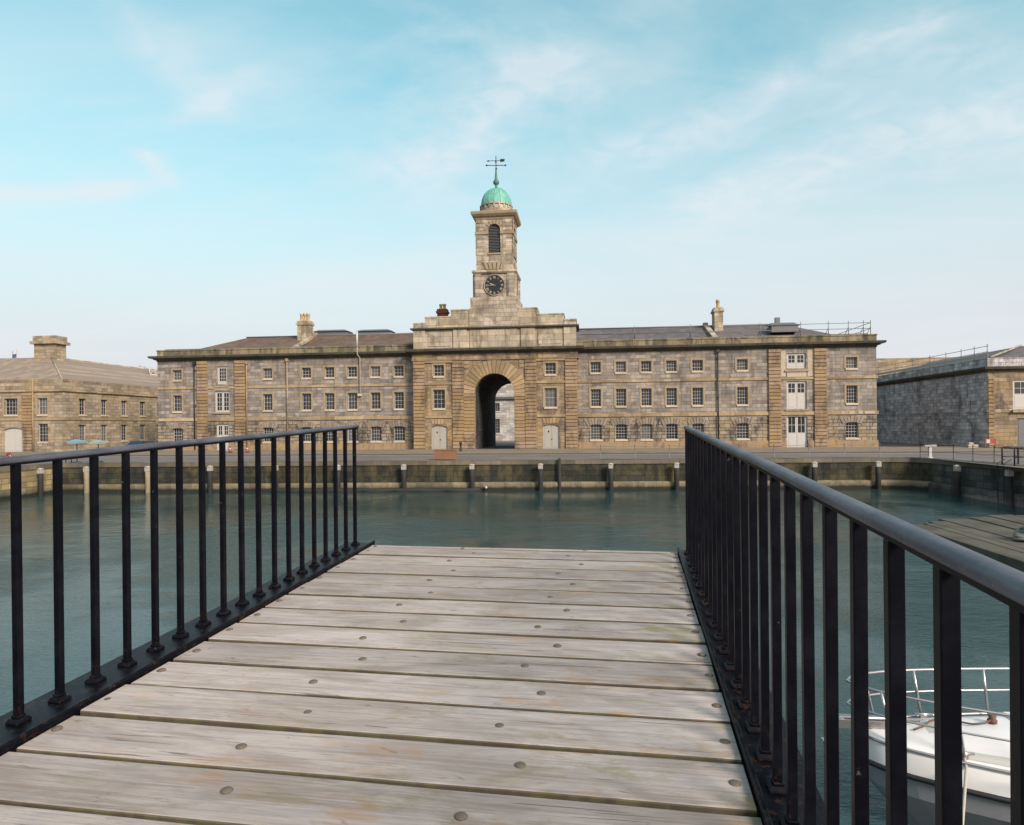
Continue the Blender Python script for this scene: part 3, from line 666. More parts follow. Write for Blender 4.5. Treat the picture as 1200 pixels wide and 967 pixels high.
for a, b in ((bay - 1.9, bay - 1.1), (bay + 1.1, bay + 1.75)): fbox('render_patch', M['rubble_patch'], F, a, b, 0.002, .03, 7.5, 10.3)
fbox('render_patch', M['rubble_patch'], F, bay - .98, bay + .98, .004, .05, 7.45, 8.0); fbox('render_patch', M['rubble_patch'], F, -bay - .92, -bay + .92, .004, .05, 7.05, 7.33)
for a, b in ((36.25, 36.5), (37.0, 37.5), (37.9, 38.3), (38.5, 39.55), (-39.6, -38.7), (-36.9, -35.3)): fbox('replaced_band_stone', M['rubble_patch'], F, a, b, .131, .145, S2 - .02, S2 + .24)
# ---- gatehouse front
AW = 2.17; AT = 8.30
g1 = MB()
gops = [(-AW, AW, -0.3, AT, AW, .7)]
for s in (-1, 1):
    c = s * 6.1
    gops += [(c - .66, c + .66, 4.55, 6.62), (c - .58, c + .58, 8.08, 9.32), (c - .9, c + .9, -0.3, 2.75, 0.22)]
G.sheet(g1, -8.93, 8.93, -0.3, 11.0, gops, depth=.26, N=28)
for s in (-1, 1): g1.quad([(C0 + s * 8.93, GY, -.3), (C0 + s * 8.93, FY + .02, -.3), (C0 + s * 8.93, FY + .02, 11.0), (C0 + s * 8.93, GY, 11.0)])
# attic box back and roof
obj('gatehouse_wall', g1, M['gate'], B, fix=False)
for s in (-1, 1):
    c = s * 6.1
    add_window(B, G, c, 4.55, 1.32, 2.07, 3, 4, sur=1); add_window(B, G, c, 8.08, 1.16, 1.24, 3, 3, sur=1)
    o = door_leaf(G, B, 'door', c - .9, c + .9, 0, 2.74, .24, mat=M['offwhite'])
    m = MB(); G.box(m, c + .06, c + .12, -.2, -.1, 1.1, 1.2); G.box(m, c - .35, c - .2, -.195, -.17, 1.85, 2.05); obj('handle', m, M['iron'], o, origin=wloc(B))
    m = MB()
    for k in range(-2, 3):
        x = c + k * .33
        m.prism([G.P(x - .14 - .02 * k * 0 , .06, 2.86), G.P(x + .14, .06, 2.86), G.P(x + .16 + .04 * k, .06, 3.42), G.P(x - .16 + .04 * k, .06, 3.42)], (0, .07, 0))
    obj('door_voussoirs', m, M['vous'], B)
    u0, u1 = sorted((s * 4.59, s * 7.67))
    for z0, z1, w1 in ((7.15, 7.4, .10), (3.52, 3.8, .10), (9.55, 9.75, .14)): fbox('string_band', M['band'], G, u0, u1, 0.0, w1, z0, z1)
    m = MB(); u0, u1 = sorted((s * 2.2, s * 3.35)); courses(m, G, u0, u1, .09, -0.2, 5.78); obj('arch_jamb', m, M['rust'], B)
    m = MB(); u0, u1 = sorted((s * 2.08, s * 3.36)); G.box(m, u0, u1, 0, .16, 5.80, 6.1); obj('impost', m, M['band'], B)
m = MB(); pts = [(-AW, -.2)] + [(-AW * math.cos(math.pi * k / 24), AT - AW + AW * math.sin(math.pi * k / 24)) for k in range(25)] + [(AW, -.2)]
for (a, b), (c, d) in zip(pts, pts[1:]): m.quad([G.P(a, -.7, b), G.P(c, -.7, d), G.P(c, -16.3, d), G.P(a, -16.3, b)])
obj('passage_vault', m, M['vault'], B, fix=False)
# voussoir ring of the great arch: radial stones running out to a rectangular field
m = MB(); zc = AT - AW; n = 21; XL, ZT = 3.34, 9.72
for k in range(n):
    a0 = math.pi * (k + .06) / n; a1 = math.pi * (k + .94) / n
    def outer(a):
        c, s = math.cos(a), math.sin(a)
        r = min(XL / abs(c) if abs(c) > 1e-6 else 99, (ZT - zc) / s if s > 1e-6 else 99, 3.62)
        return (r * c, zc + r * s)
    q = [(AW * math.cos(a0), zc + AW * math.sin(a0)), outer(a0), outer(a1), (AW * math.cos(a1), zc + AW * math.sin(a1))]
    d = .15 if k == n // 2 else .09
    m.prism([G.P(x, d, z) for x, z in q], (0, d - .002, 0))
obj('arch_voussoirs', m, M['vous'], B)
for a, b in ((-3.34, -2.75), (2.75, 3.34)):
    m = MB(); courses(m, G, a, b, .07, 8.9, 9.72); obj('arch_spandrel', m, M['rust'], B)
# passage interior: side walls + vault are the deep reveal of the arch; end walls close the shell

# frieze + cornice + attic of the gatehouse
gp = [(C0 - 8.95, FY + .1), (C0 - 8.95, GY), (C0 + 8.95, GY), (C0 + 8.95, FY + .1)]
m = MB(); m.sweep([(-.1, 9.78), (.17, 9.78), (.17, 10.05), (.10, 10.08), (.10, 10.46), (-.1, 10.46)], gp); obj('frieze', m, M['gate'], B)
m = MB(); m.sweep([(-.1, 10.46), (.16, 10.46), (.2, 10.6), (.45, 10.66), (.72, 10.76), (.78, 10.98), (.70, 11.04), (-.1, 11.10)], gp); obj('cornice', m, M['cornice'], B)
m = MB()
def bx(u0, u1, w0, w1, z0, z1): G.box(m, u0, u1, w0, w1, z0, z1)
bx(-8.75, 8.75, -4.0, 0.0, 11.0, 13.12)
for a, b in ((7.55, 8.88), (2.95, 4.45)):
    for s in (-1, 1): u0, u1 = sorted((s * a, s * b)); bx(u0, u1, .001, .16, 11.0, 13.12)
bx(-2.6, 2.6, .001, .10, 11.0, 13.12)
for s in (-1, 1):
    u0, u1 = sorted((s * 4.75, s * 7.25)); bx(u0, u1, .001, .06, 11.35, 12.85)
obj('attic_wall', m, M['attic'], B, bevel=.02)
m = MB(); m.sweep([(-.1, 13.10), (.1, 13.10), (.28, 13.2), (.28, 13.36), (-.1, 13.40)], [(C0 - 8.9, GY + 4.0), (C0 - 8.9, GY - .06), (C0 + 8.9, GY - .06), (C0 + 8.9, GY + 4.0)]); obj('attic_ledge', m, M['cornice'], B)
for s in (-1, 1):
    m = MB()
    for (a, b, z, d) in ((7.6, 8.9, 13.98, 3.6), (4.72, 7.59, 14.62, 3.2), (2.76, 4.71, 15.32, 3.0)):
        u0, u1 = sorted((s * a, s * b)); bx(u0, u1, -d, .06 if a > 7 else .02, 13.36, z - .16)
        bx(u0 - .04 * (s < 0 or a < 7), u1 + .04 * (s > 0 or a < 7), -d - .04, .12 if a > 7 else .07, z - .157, z)
    obj('stepped_parapet', m, M['attic'], B, bevel=.02)
m = MB(); m.quad([(C0 - 8.9, GY, 11.02), (C0 + 8.9, GY, 11.02), (C0 + 8.9, BY, 11.02), (C0 - 8.9, BY, 11.02)]); m.box(C0 - 8.9, C0 + 8.9, GY + 4.05, BY, 11.03, 12.2); obj('gatehouse_roof', m, M['lead'], B)
# ---- clock tower
T0 = Vector((C0 + .05, 75.05, 0))
TW = thing
tw = MB()
def tbox(mb, hw, z0, z1, dx=0): mb.box(T0.x - hw, T0.x + hw, T0.y - hw, T0.y + hw, z0, z1)
tbox(tw, 2.75, 13.3, 15.4); tbox(tw, 2.62, 15.4, 16.6); tbox(tw, 2.2, 16.6, 19.21)
TWR = obj('clock_tower', tw, M['tower'], B, bevel=.03)
def sub(name, mb, mat, **k): return obj(name, mb, mat, TWR, origin=wloc(B), **k)
faces = [Wall((T0.x, T0.y - 1, 0), (1, 0, 0)), Wall((T0.x + 1, T0.y, 0), (0, 1, 0)), Wall((T0.x, T0.y + 1, 0), (-1, 0, 0)), Wall((T0.x - 1, T0.y, 0), (0, -1, 0))]
# each wall origin sits 1 m out from the axis: outward distance w = hw - 1
m = MB()
for fw in faces:
    for s in (-1, 1):
        m = MB(); u0, u1 = sorted((s * 1.45, s * 2.3)); fw.box(m, u0 if s > 0 else -2.2, u1 if s < 0 else 2.2, 1.2, 1.34, 16.62, 19.2)
        fw.box(m, min(s * 1.6, s * 2.1), max(s * 1.6, s * 2.1), 1.34, 1.40, 16.7, 19.15)
        sub('tower_pilaster', m, M['tower'])
m = MB(); q = 2.2; sq = [(T0.x - q, T0.y - q), (T0.x + q, T0.y - q), (T0.x + q, T0.y + q), (T0.x - q, T0.y + q)]
m.sweep([(-.1, 19.21), (.14, 19.21), (.26, 19.36), (.26, 19.56), (.1, 19.62), (-.1, 19.66)], sq, closed=True); sub('tower_ledge', m, M['tower'])
# shaft with louvred arches (a sheet on each side)
SH = 2.0; m = MB()
for fw in faces:
    fw.sheet(m, -SH, SH, 19.6, 25.3, [(-.66, .66, 21.5, 24.68, .66)], depth=.35, w=SH - 1, N=16)
SHF = sub('tower_shaft', m, M['tower'], fix=False)
m = MB()
for fw in faces:
    for s in (-1, 1):
        for (z0, z1) in ((21.3, 23.55), (23.95, 25.25)):
            m = MB()
            n_ = round((z1 - z0) / .45); hh = (z1 - z0) / n_
            for k in range(n_): fw.box(m, min(s * .95, s * 2.05), max(s * .95, s * 2.05), SH - 1, SH - 1 + .05, z0 + k * hh + .03, z0 + (k + 1) * hh - .03)
            sub('shaft_quoins', m, M['tower'])
for fw in faces:
    m = MB()
    for s in (-1, 1):
        m = MB(); fw.box(m, min(s * .64, s * 2.12), max(s * .64, s * 2.12), SH - 1, SH - 1 + .13, 23.57, 23.9); sub('shaft_impost', m, M['trim'])
    m = MB()
    for k in range(-2, 3):
        aa = R(24 * k); aw = R(9)
        pts = [(rr * math.sin(x), 24.02 + rr * math.cos(x)) for rr, x in ((.68, aa - aw), (.68, aa + aw), (1.12, aa + aw), (1.12, aa - aw))]
        m.prism([fw.P(a, SH - 1 + .08, b) for a, b in pts], tuple(-fw.n * .08))
    sub('louvre_arch', m, M['trim']); m = MB()
    for k in (-2, -1, 0, 1, 2):   # keystones over the clock
        pts = [(k * .38 - .15, 19.7), (k * .38 + .15, 19.7), (k * .52 + .19, 20.55), (k * .52 - .19, 20.55)]
        m.prism([fw.P(a, SH - 1 + .16, b) for a, b in pts], tuple(-fw.n * .16))
    sub('clock_keystones', m, M['trim']); m = MB()
    fw.box(m, -.75, .75, SH - 1, SH - 1 + .12, 21.34, 21.5); sub('louvre_sill', m, M['trim'])
m = MB()
for fw in faces:
    fw.box(m, -.7, .7, SH - 1 - .40, SH - 1 - .36, 21.4, 24.75)
    z = 21.55
    while z < 24.6:
        q = [fw.P(-.66, SH - 1 - .12, z), fw.P(.66, SH - 1 - .12, z), fw.P(.66, SH - 1 - .32, z + .16), fw.P(-.66, SH - 1 - .32, z + .16)]
        m.prism(q, (0, 0, .03)); z += .17
sub('louvre', m, M['louvre'])
m = MB(); q = SH; sq = [(T0.x - q, T0.y - q), (T0.x + q, T0.y - q), (T0.x + q, T0.y + q), (T0.x - q, T0.y + q)]
m.sweep([(-.3, 25.22), (.08, 25.22), (.12, 25.4), (.30, 25.5), (.50, 25.72), (.54, 25.98), (.46, 26.05), (-.3, 26.16)], sq, closed=True)
m.box(T0.x - 1.8, T0.x + 1.8, T0.y - 1.8, T0.y + 1.8, 26.0, 26.12); sub('tower_cornice', m, M['trim'])
m = MB(); m.lathe([(1.98, 26.05), (1.98, 26.5), (1.88, 26.56), (1.78, 26.6), (1.74, 27.0), (1.86, 27.06), (1.86, 27.16), (0.5, 27.2)], (T0.x, T0.y, 0), 40, smooth=False)
for k in range(20):
    a = 2 * math.pi * k / 20
    m.box(-.09, .09, 0, .14, 26.68, 27.05, tf=lambda x, y, z, a=a: (T0.x + math.cos(a) * (1.72 + y) - math.sin(a) * x, T0.y + math.sin(a) * (1.72 + y) + math.cos(a) * x, z))
sub('drum', m, M['tower'])
m = MB(); m.lathe([(1.74, 27.18)] + [(1.72 * math.cos(R(a)) ** .92 if a < 89 else .16, 27.2 + 2.02 * math.sin(R(a))) for a in range(0, 90, 6)] + [(.16, 29.24)], (T0.x, T0.y, 0), 48)
for k in range(16):
    a = 2 * math.pi * k / 16
    m.tube([(T0.x + math.cos(a) * 1.73 * math.cos(R(e)) ** .92, T0.y + math.sin(a) * 1.73 * math.cos(R(e)) ** .92, 27.21 + 2.02 * math.sin(R(e))) for e in range(0, 86, 8)], .03, 5)
sub('copper_dome', m, M['copper'])
m = MB(); m.lathe([(.30, 29.1), (.30, 29.25), (.14, 29.35), (.12, 29.6), (.30, 29.75), (.36, 29.95), (.26, 30.15), (.16, 30.3), (.14, 30.6), (.08, 31.3), (.10, 31.35), (.05, 31.4)], (T0.x, T0.y, 0), 16); sub('finial', m, M['copper_dark'])
m = MB(); X, Y = T0.x, T0.y
m.tube([(X, Y, 31.3), (X, Y, 32.9)], .045, 6)
for dx, dy in ((1.05, .12), (-1.05, -.12), (-.12, 1.0), (.12, -1.0)):
    m.tube([(X, Y, 31.85), (X + dx, Y + dy, 31.85)], .04, 6); m.box(X + dx - .09, X + dx + .09, Y + dy - .02, Y + dy + .02, 31.76, 31.94)
m.prism([(X - .9, Y, 32.42), (X + .75, Y, 32.42), (X + .75, Y, 32.36), (X - .9, Y, 32.36)], (0, .03, 0))
m.prism([(X + .45, Y, 32.2), (X + .95, Y, 32.25), (X + 1.0, Y, 32.52), (X + .5, Y, 32.55)], (0, .035, 0)); m.prism([(X - 1.1, Y, 32.39), (X - .8, Y, 32.5), (X - .8, Y, 32.28)], (0, .035, 0))
sub('weathervane', m, M['iron'])
# clock faces
def clock(fw):
    w0 = 1.2; zc = 17.95; rad = 1.06
    m = MB(); N = 48
    pts = [(rad * math.cos(2 * math.pi * k / N), zc + rad * math.sin(2 * math.pi * k / N)) for k in range(N)]
    m.prism([fw.P(a, w0 + .05, b) for a, b in pts], tuple(-fw.n * .05)); sub('clock_face', m, M['clock'])
    m = MB(); m.tube([fw.P(a * 1.06, w0 + .04, zc + (b - zc) * 1.06) for a, b in pts], .075, 6, closed=True); sub('clock_surround', m, M['tower'])
    m = MB()
    def bar(p, q, th):
        p, q = Vector(p), Vector(q); d = (q - p).normalized(); nn = Vector((-d.y, d.x)) * th / 2
        m.prism([fw.P(*(lambda v: (v.x, w0 + .062, zc + v.y))(v)) for v in (p + nn, p - nn, q - nn, q + nn)], tuple(-fw.n * .01))
    nums = ['XII', 'I', 'II', 'III', 'IIII', 'V', 'VI', 'VII', 'VIII', 'IX', 'X', 'XI']
    for h, t_ in enumerate(nums):
        a = -2 * math.pi * h / 12; rot = lambda x, y: (x * math.cos(a) - y * math.sin(a), x * math.sin(a) + y * math.cos(a))
        wd = {'I': .07, 'V': .13, 'X': .13}; tot = sum(wd[c] for c in t_); x = -tot / 2
        for c in t_:
            xm = x + wd[c] / 2; lo_, hi_ = .72, .97
            if c == 'I': bar(rot(xm, lo_), rot(xm, hi_), .035)
            elif c == 'V': bar(rot(xm - .05, hi_), rot(xm, lo_), .032); bar(rot(xm + .05, hi_), rot(xm, lo_), .032)
            else: bar(rot(xm - .05, hi_), rot(xm + .05, lo_), .032); bar(rot(xm + .05, hi_), rot(xm - .05, lo_), .032)
            x += wd[c]
    sub('clock_numerals', m, M['gold'])
    m = MB()
    for ang, ln, th in ((292, .55, .07), (270, .78, .045)):
        a = R(90 - ang); bar((-.12 * math.cos(a), -.12 * math.sin(a)), (ln * math.cos(a), ln * math.sin(a)), th)
    sub('clock_hands', m, M['gold'])
for fw in (faces[0], faces[1], faces[3]): clock(fw)
# ---- roofs
def roof_side(s, mat):
    m = MB(); x0, x1 = sorted((C0 + s * 8.6, C0 + s * (HW - .75)))
    hip(m, x0, x1, FY + .75, BY - .6, 11.15, 14.05, 6.2 if s < 0 else 0, 6.2 if s > 0 else 0); obj('slate_roof', m, mat, B)
    m = MB(); a = C0 + s * 23.9; ym = (FY + .75 + BY - .6) / 2
    for (y0, z0, y1, z1) in ((FY + .3, 11.3, ym, 14.32), (ym, 14.32, BY - .5, 11.3)):
        m.prism([(a - .28, y0, z0 - .1), (a - .28, y1, z1 - .3), (a - .28, y1, z1), (a - .28, y0, z0 + .2)], (.56, 0, 0))
    obj('party_wall_coping', m, M['attic'], B)
    m = MB(); rx0, rx1 = sorted((C0 + s * 8.9, C0 + s * (HW - .75 - 6.1))); m.tube([(rx0, ym, 14.1), (rx1, ym, 14.1)], .1, 6); obj('ridge', m, M['lead'], B)
roof_side(-1, M['slate_b']); roof_side(1, M['slate_p'])
for s in (-1, 1):
    m = MB(); x0, x1 = sorted((C0 + s * 9.3, C0 + s * 39.2)); m.box(x0, x1, FY + .63, FY + .74, 11.3, 11.93); obj('parapet_flashing', m, M['lead'], B)
def chimney(name, x, y, w, d, z0, z1, pots, mat, potmat, ph=.9):
    m = MB(); m.box(x - w/2, x + w/2, y - d/2, y + d/2, z0, z1 - .5); m.box(x - w/2 - .12, x + w/2 + .12, y - d/2 - .12, y + d/2 + .12, z1 - .5, z1 - .25); m.box(x - w/2 - .02, x + w/2 + .02, y - d/2 - .02, y + d/2 + .02, z1 - .25, z1)
    c = obj('chimney', m, mat, B)
    for px, py in pots:
        m = MB(); m.lathe([(.24, 0), (.20, .1), (.17, ph * .7), (.22, ph * .75), (.22, ph), (.15, ph)], (x + px, y + py, z1 - .01), 10); obj('chimney_pot', m, potmat, c, origin=wloc(B))
chimney('chimney', -34.6, 80.2, 1.6, 1.1, 13.0, 15.75, [(-.45, 0), (0, 0), (.42, .0)], M['attic'], M['terracotta'], 1.0)
chimney('chimney', 15.1, 80.2, 0.95, 1.7, 13.0, 15.95, [(0.0, -.4), (.12, .35)], M['attic'], M['terracotta'], .95)
chimney('chimney', -17.25, 80.2, 1.2, .9, 12.0, 16.75, [(-.22, 0), (.22, 0)], M['brick'], M['terracotta'], .65)
for x0, x1, z in ((-34.3, -30.0, 15.0), (-28.7, -24.4, 14.9), (-20.2, -18.9, 14.9)):
    m = MB(); m.box(x0, x1, 82.2, 84.6, 12.5, z - .25); m.prism([(x0 - .15, 82.0, z - .25), (x1 + .15, 82.0, z - .25), (x1 - .5, 82.6, z), (x0 + .5, 82.6, z)], (0, 2.2, 0)); obj('roof_lantern', m, M['lead'], B)
m = MB(); m.box(20.2, 23.0, 76.6, 78.6, 12.6, 13.3); m.prism([(20.0, 76.5, 13.3), (23.2, 76.5, 13.3), (22.8, 77.6, 13.75), (20.4, 77.6, 13.75)], (0, 1.2, 0)); m.box(21.5, 22.0, 79.9, 80.4, 13.8, 14.7); obj('roof_lantern', m, M['lead'], B)
# rainwater pipes
def pipe(u, z0, z1, w=.18, mat='band', wall=F):
    m = MB(); m.tube([wall.P(u, w, z0), wall.P(u, w, z1)], .07, 8); m.box(u - .16, u + .16, w - .16, w + .12, z1 - .35, z1, wall.tf())
    for z in (z0 + .8, (z0 + z1) / 2, z1 - 1): m.box(u - .11, u + .11, 0, w + .02, z - .05, z + .05, wall.tf())
    return obj('downpipe', m, M[mat], B)
pipe(-23.9, 0.2, 10.5, mat='band'); pipe(23.75, 0.2, 10.5, mat='iron'); pipe(-28.75, 0.2, 10.3, mat='band'); pipe(-35.1, .2, 10.3, mat='iron')
m = MB(); xx = C0 - 15.35; m.tube([(xx, FY - .2, 6.3), (xx, FY - .2, 10.4), (xx, FY - 1.02, 10.7), (xx, FY - 1.02, 13.2)], .075, 8); m.tube([(xx, FY - 1.02, 11.5), (xx, FY - 1.02, 13.25)], .12, 8); m.box(xx - .2, xx + .2, FY - .35, FY, 6.1, 6.35); obj('vent_pipe', m, M['white'], B)
# guardrail of scaffold tubes on the right wing's roof
t = thing('scaffold_guardrail', 'thin scaffold tube guardrail standing along the roof edge of the long building', 'guardrail', (20, FY + .5, 11.78))
for x in (5.2, 11.1, 18.3, 22.4, 25.2, 27.2, 28.7, 29.4):
    m = MB(); m.tube([(x, FY + .35, 11.76), (x, FY + .35, 13.25)], .035, 6); m.tube([(x, FY + .35, 12.6), (x, FY + 1.3, 11.9)], .03, 6); obj('post', m, M['grey_iron'], t)
m = MB(); m.tube([(18.0, FY + .35, 13.0), (29.4, FY + .35, 13.0), (29.4, BY - 2, 13.0)], .032, 6); obj('rail', m, M['grey_iron'], t)
m = MB(); m.tube([(-.6, FY + .35, 12.45), (29.4, FY + .35, 12.4), (29.4, BY - 2, 12.4)], .032, 6); obj('rail', m, M['grey_iron'], t)

# ------------------------------------------------------------------ flanking buildings
def flank(label, x0, x1, y0, y1, matf, mats, roofm, vis, H=8.4):
    """block with string course, cornice and parapet; returns thing + its two visible walls"""
    t = thing('storehouse_building', label, 'building', ((x0 + x1) / 2, y0, 0))
    fr = Wall((x0, y0, 0), (1, 0, 0))
    sd = Wall((x1, y0, 0), (0, 1, 0)) if vis == 'R' else Wall((x0, y1, 0), (0, -1, 0))
    return t, fr, sd
# left block: sees its front (Y=71.5) and right-hand side (X=-60.6)
LX0, LX1, LY0, LY1 = -112.0, -60.6, 72.2, 150.0
LB, LF, LSd = flank('two storey tan stone block at far left with hipped roof and broad chimney', LX0, LX1, LY0, LY1, None, None, None, 'R')
L = LX1 - LX0; D = LY1 - LY0
fops_l, fops_u, lw = [], [], []
for k, x in enumerate((-63.2, -69.0 + 1.75, -75.2, -79.5, -84, -89, -94)):
    u = x - LX0
    if k == 1:
        fops_u.append((u - .85, u + .85, 4.4, 6.35)); lw.append((LF, u, 4.4, 1.7, 1.95, 4, 4, 1)); continue
    fops_l.append((u - .62, u + .62, 1.2, 3.35)); lw.append((LF, u, 1.2, 1.24, 2.15, 3, 5, 0))
    fops_u.append((u - .62, u + .62, 4.4, 6.35)); lw.append((LF, u, 4.4, 1.24, 1.95, 3, 4, 1))
gd = (-66.9 - LX0 - 1.3, -66.9 - LX0 + 1.3, 0.0, 2.9, .3)
fops_l.append(gd)
sops_l, sops_u = [], []
for y in (75.2, 78.9, 82.6, 86.3, 90.0, 93.7, 97.4, 101.1, 104.8):
    u = y - LY0
    sops_l.append((u - .6, u + .6, 1.1, 3.2)); lw.append((LSd, u, 1.1, 1.2, 2.1, 3, 5, 0))
    sops_u.append((u - .6, u + .6, 4.4, 6.35)); lw.append((LSd, u, 4.4, 1.2, 1.95, 3, 4, 1))
m = MB(); LF.sheet(m, 0, L, -.2, 3.8, fops_l); LSd.sheet(m, 0, D, -.2, 3.8, sops_l)
LF.sheet(m, 0, L, 3.8, 8.5, fops_u); LSd.sheet(m, 0, D, 3.8, 8.5, sops_u)
Wall((LX0, LY1, 0), (0, -1, 0)).sheet(m, 0, D, -.2, 8.5, []); Wall((LX1, LY1, 0), (-1, 0, 0)).sheet(m, 0, L, -.2, 8.5, [])
obj('wall', m, M['left'], LB, fix=False)
for (wl_, u, z, w, h, c, r, su) in lw: add_window(LB, wl_, u, z, w, h, c, r, sur=su)
lp = [(LX0, LY1), (LX0, LY0), (LX1, LY0), (LX1, LY1)]
for nm, prof, mat in (('string_band', rect(.1, 3.75, 4.05), M['band']), ('cornice', [(-.1, 7.0), (.06, 7.0), (.22, 7.12), (.22, 7.28), (-.1, 7.32)], M['band']), ('parapet', [(-.4, 8.3), (.03, 8.3), (.06, 8.52), (-.4, 8.55)], M['left'])):
    m = MB(); m.sweep(prof, lp); obj(nm, m, mat, LB)
m = MB(); courses(m, LF, -66.0 - LX0 + .3, -64.5 - LX0, .18, -.1, 7.0); obj('pilaster', m, M['rust'], LB)
m = MB(); courses(m, LF, -70.6 - LX0 + .3, -69.1 - LX0, .18, -.1, 7.0); obj('pilaster', m, M['rust'], LB)
m = MB(); m.tube([LF.P(-64.35 - LX0, .12, 0.1), LF.P(-64.35 - LX0, .12, 8.5)], .10, 8); obj('downpipe', m, M['band'], LB)
door_leaf(LF, LB, 'garage_door', gd[0], gd[1], 0, 2.9, .22)
m = MB(); hx = LX1 - .35; RX = -68.8; RZ = 12.0; y0 = LY0 + .35
A, Bq, Cq, Dq = (LX0 + .3, y0, 8.45), (hx, y0, 8.45), (hx, LY1 - .3, 8.45), (LX0 + .3, LY1 - .3, 8.45)
m.quad([A, Bq, (RX, y0 + 7.5, RZ), (LX0 + 8, y0 + 7.5, RZ)]); m.quad([Bq, Cq, (RX, LY1 - 8, RZ), (RX, y0 + 7.5, RZ)]); m.quad([Cq, Dq, (LX0 + 8, LY1 - 8, RZ), (RX, LY1 - 8, RZ)]); m.quad([Dq, A, (LX0 + 8, y0 + 7.5, RZ), (LX0 + 8, LY1 - 8, RZ)]); m.quad([(RX, y0 + 7.5, RZ), (RX, LY1 - 8, RZ), (LX0 + 8, LY1 - 8, RZ), (LX0 + 8, y0 + 7.5, RZ)])
LR = obj('slate_roof', m, M['slate_l'], LB)
m = MB(); m.tube([(hx, y0, 8.5), (RX, y0 + 7.5, RZ + .05)], .11, 6); m.tube([(RX, y0 + 7.5, RZ + .02), (RX, LY1 - 8, RZ + .02)], .1, 6); obj('hip_ridge', m, M['attic'], LR, origin=wloc(LB))
m = MB(); m.box(-70.9, -67.9, 79.7, 81.5, 10.0, 13.7); m.box(-71.25, -67.55, 79.35, 81.85, 13.7, 14.05); m.box(-71.0, -67.8, 79.6, 81.6, 14.05, 14.75); obj('broad_chimney', m, M['left'], LR, origin=wloc(LB))
# rooflight with pale lattice on the side slope
m = MB()
def slope(x): return 8.45 + (hx - x) / (hx - RX) * (RZ - 8.45)
for y in [96 + 1.3 * k for k in range(8)]:
    m.tube([(-66.2, y, slope(-66.2) + .1), (-66.2, y, slope(-66.2) + 1.0)], .09, 6); m.tube([(-66.2, y, slope(-66.2) + 1.0), (-68.0, y, slope(-68.0) + .6)], .07, 6)
    if y < 104.5: m.tube([(-66.2, y, slope(-66.2) + .1), (-66.2, y + 1.3, slope(-66.2) + 1.0)], .06, 6); m.tube([(-66.2, y + 1.3, slope(-66.2) + .1), (-66.2, y, slope(-66.2) + 1.0)], .06, 6)
m.tube([(-66.2, 96, slope(-66.2) + 1.0), (-66.2, 105.1, slope(-66.2) + 1.0)], .1, 6); m.tube([(-66.2, 96, slope(-66.2) + .08), (-66.2, 105.1, slope(-66.2) + .08)], .12, 6)
obj('rooflight_frame', m, M['white'], LR, origin=wloc(LB))
# flag beyond the left block
t = thing('flagpole', 'thin flagpole with small blue and white flag behind the left roof', 'flagpole', (-88.3, 96, 0))
m = MB(); m.tube([(-88.3, 96, 0), (-88.3, 96, 15.3)], .08, 8); obj('pole', m, M['white'], t)
fl = MB(); fb = MB()
for k in range(6):
    a, b = k / 6, (k + 1) / 6
    f = lambda q, h: (-88.25 - q * .95, 96 + .12 * math.sin(q * 7), 14.6 - .25 * q + h)
    P0, P1 = f(a, 0), f(b, 0); P2, P3 = f(b, .55), f(a, .55); fl.prism([P0, P1, P2, P3], (0, .02, 0))
    Q0, Q1 = f(a, -.6), f(b, -.6); fb.prism([Q0, Q1, f(b, -.01), f(a, -.01)], (0, .02, 0))
obj('flag_white', fl, M['white'], t); obj('flag_blue', fb, M['flagblue'], t)
# right block: sees its left-hand side (X=38.6) and a strip of its front (Y=70)
RX0, RX1, RY0, RY1 = 38.6, 96.0, 70.0, 132.0
RB, RF, RSd = flank('grey stone block at far right with shaded side wall and white doors', RX0, RX1, RY0, RY1, None, None, None, 'L')
D = RY1 - RY0; L = RX1 - RX0
m = MB(); RSd.sheet(m, 0, D, -.2, 7.7, []); obj('side_wall', m, M['side'], RB, fix=False)
rops = [(2.25, 5.2, 3.75, 6.6), (2.6, 5.0, 0.0, 2.9)] + [(u - .6, u + .6, z, z + 2) for u in (9, 12, 15, 18, 22, 26) for z in (1.1, 4.4)]
m = MB(); RF.sheet(m, 0, L, -.2, 7.7, rops); Wall((RX1, RY0, 0), (0, 1, 0)).sheet(m, 0, D, -.2, 7.7, []); Wall((RX1, RY1, 0), (-1, 0, 0)).sheet(m, 0, L, -.2, 7.7, []); obj('wall', m, M['gate'], RB, fix=False)
for o in rops[2:]: add_window(RB, RF, (o[0] + o[1]) / 2, o[2], 1.2, 2.0, 3, 4, sur=1)
door_leaf(RF, RB, 'loading_door', 2.25, 5.2, 3.75, 6.6, .2, glaze_from=5.2, cols=2, rows=2); door_leaf(RF, RB, 'door', 2.6, 5.0, 0, 2.9, .2, mat=M['lead'])
m = MB(); courses(m, RF, 0.0, .55, .12, -.1, 7.0); obj('pilaster', m, M['rust'], RB)
m = MB(); RF.box(m, 2.1, 5.4, .0, .3, 3.45, 3.72); obj('balcony_sill', m, M['trim'], RB)
rp = [(RX0, RY1), (RX0, RY0), (RX1, RY0)]
for nm, prof, mat in (('string_band', rect(.07, 3.5, 3.75), M['side']), ('cornice', [(-.1, 7.35), (.06, 7.35), (.1, 7.5), (.42, 7.66), (.48, 7.86), (-.1, 7.92)], M['cornice']), ('parapet', [(-.5, 7.88), (.03, 7.88), (.03, 8.75), (-.5, 8.8)], M['side'])):
    m = MB(); m.sweep(prof, rp); obj(nm, m, mat, RB)
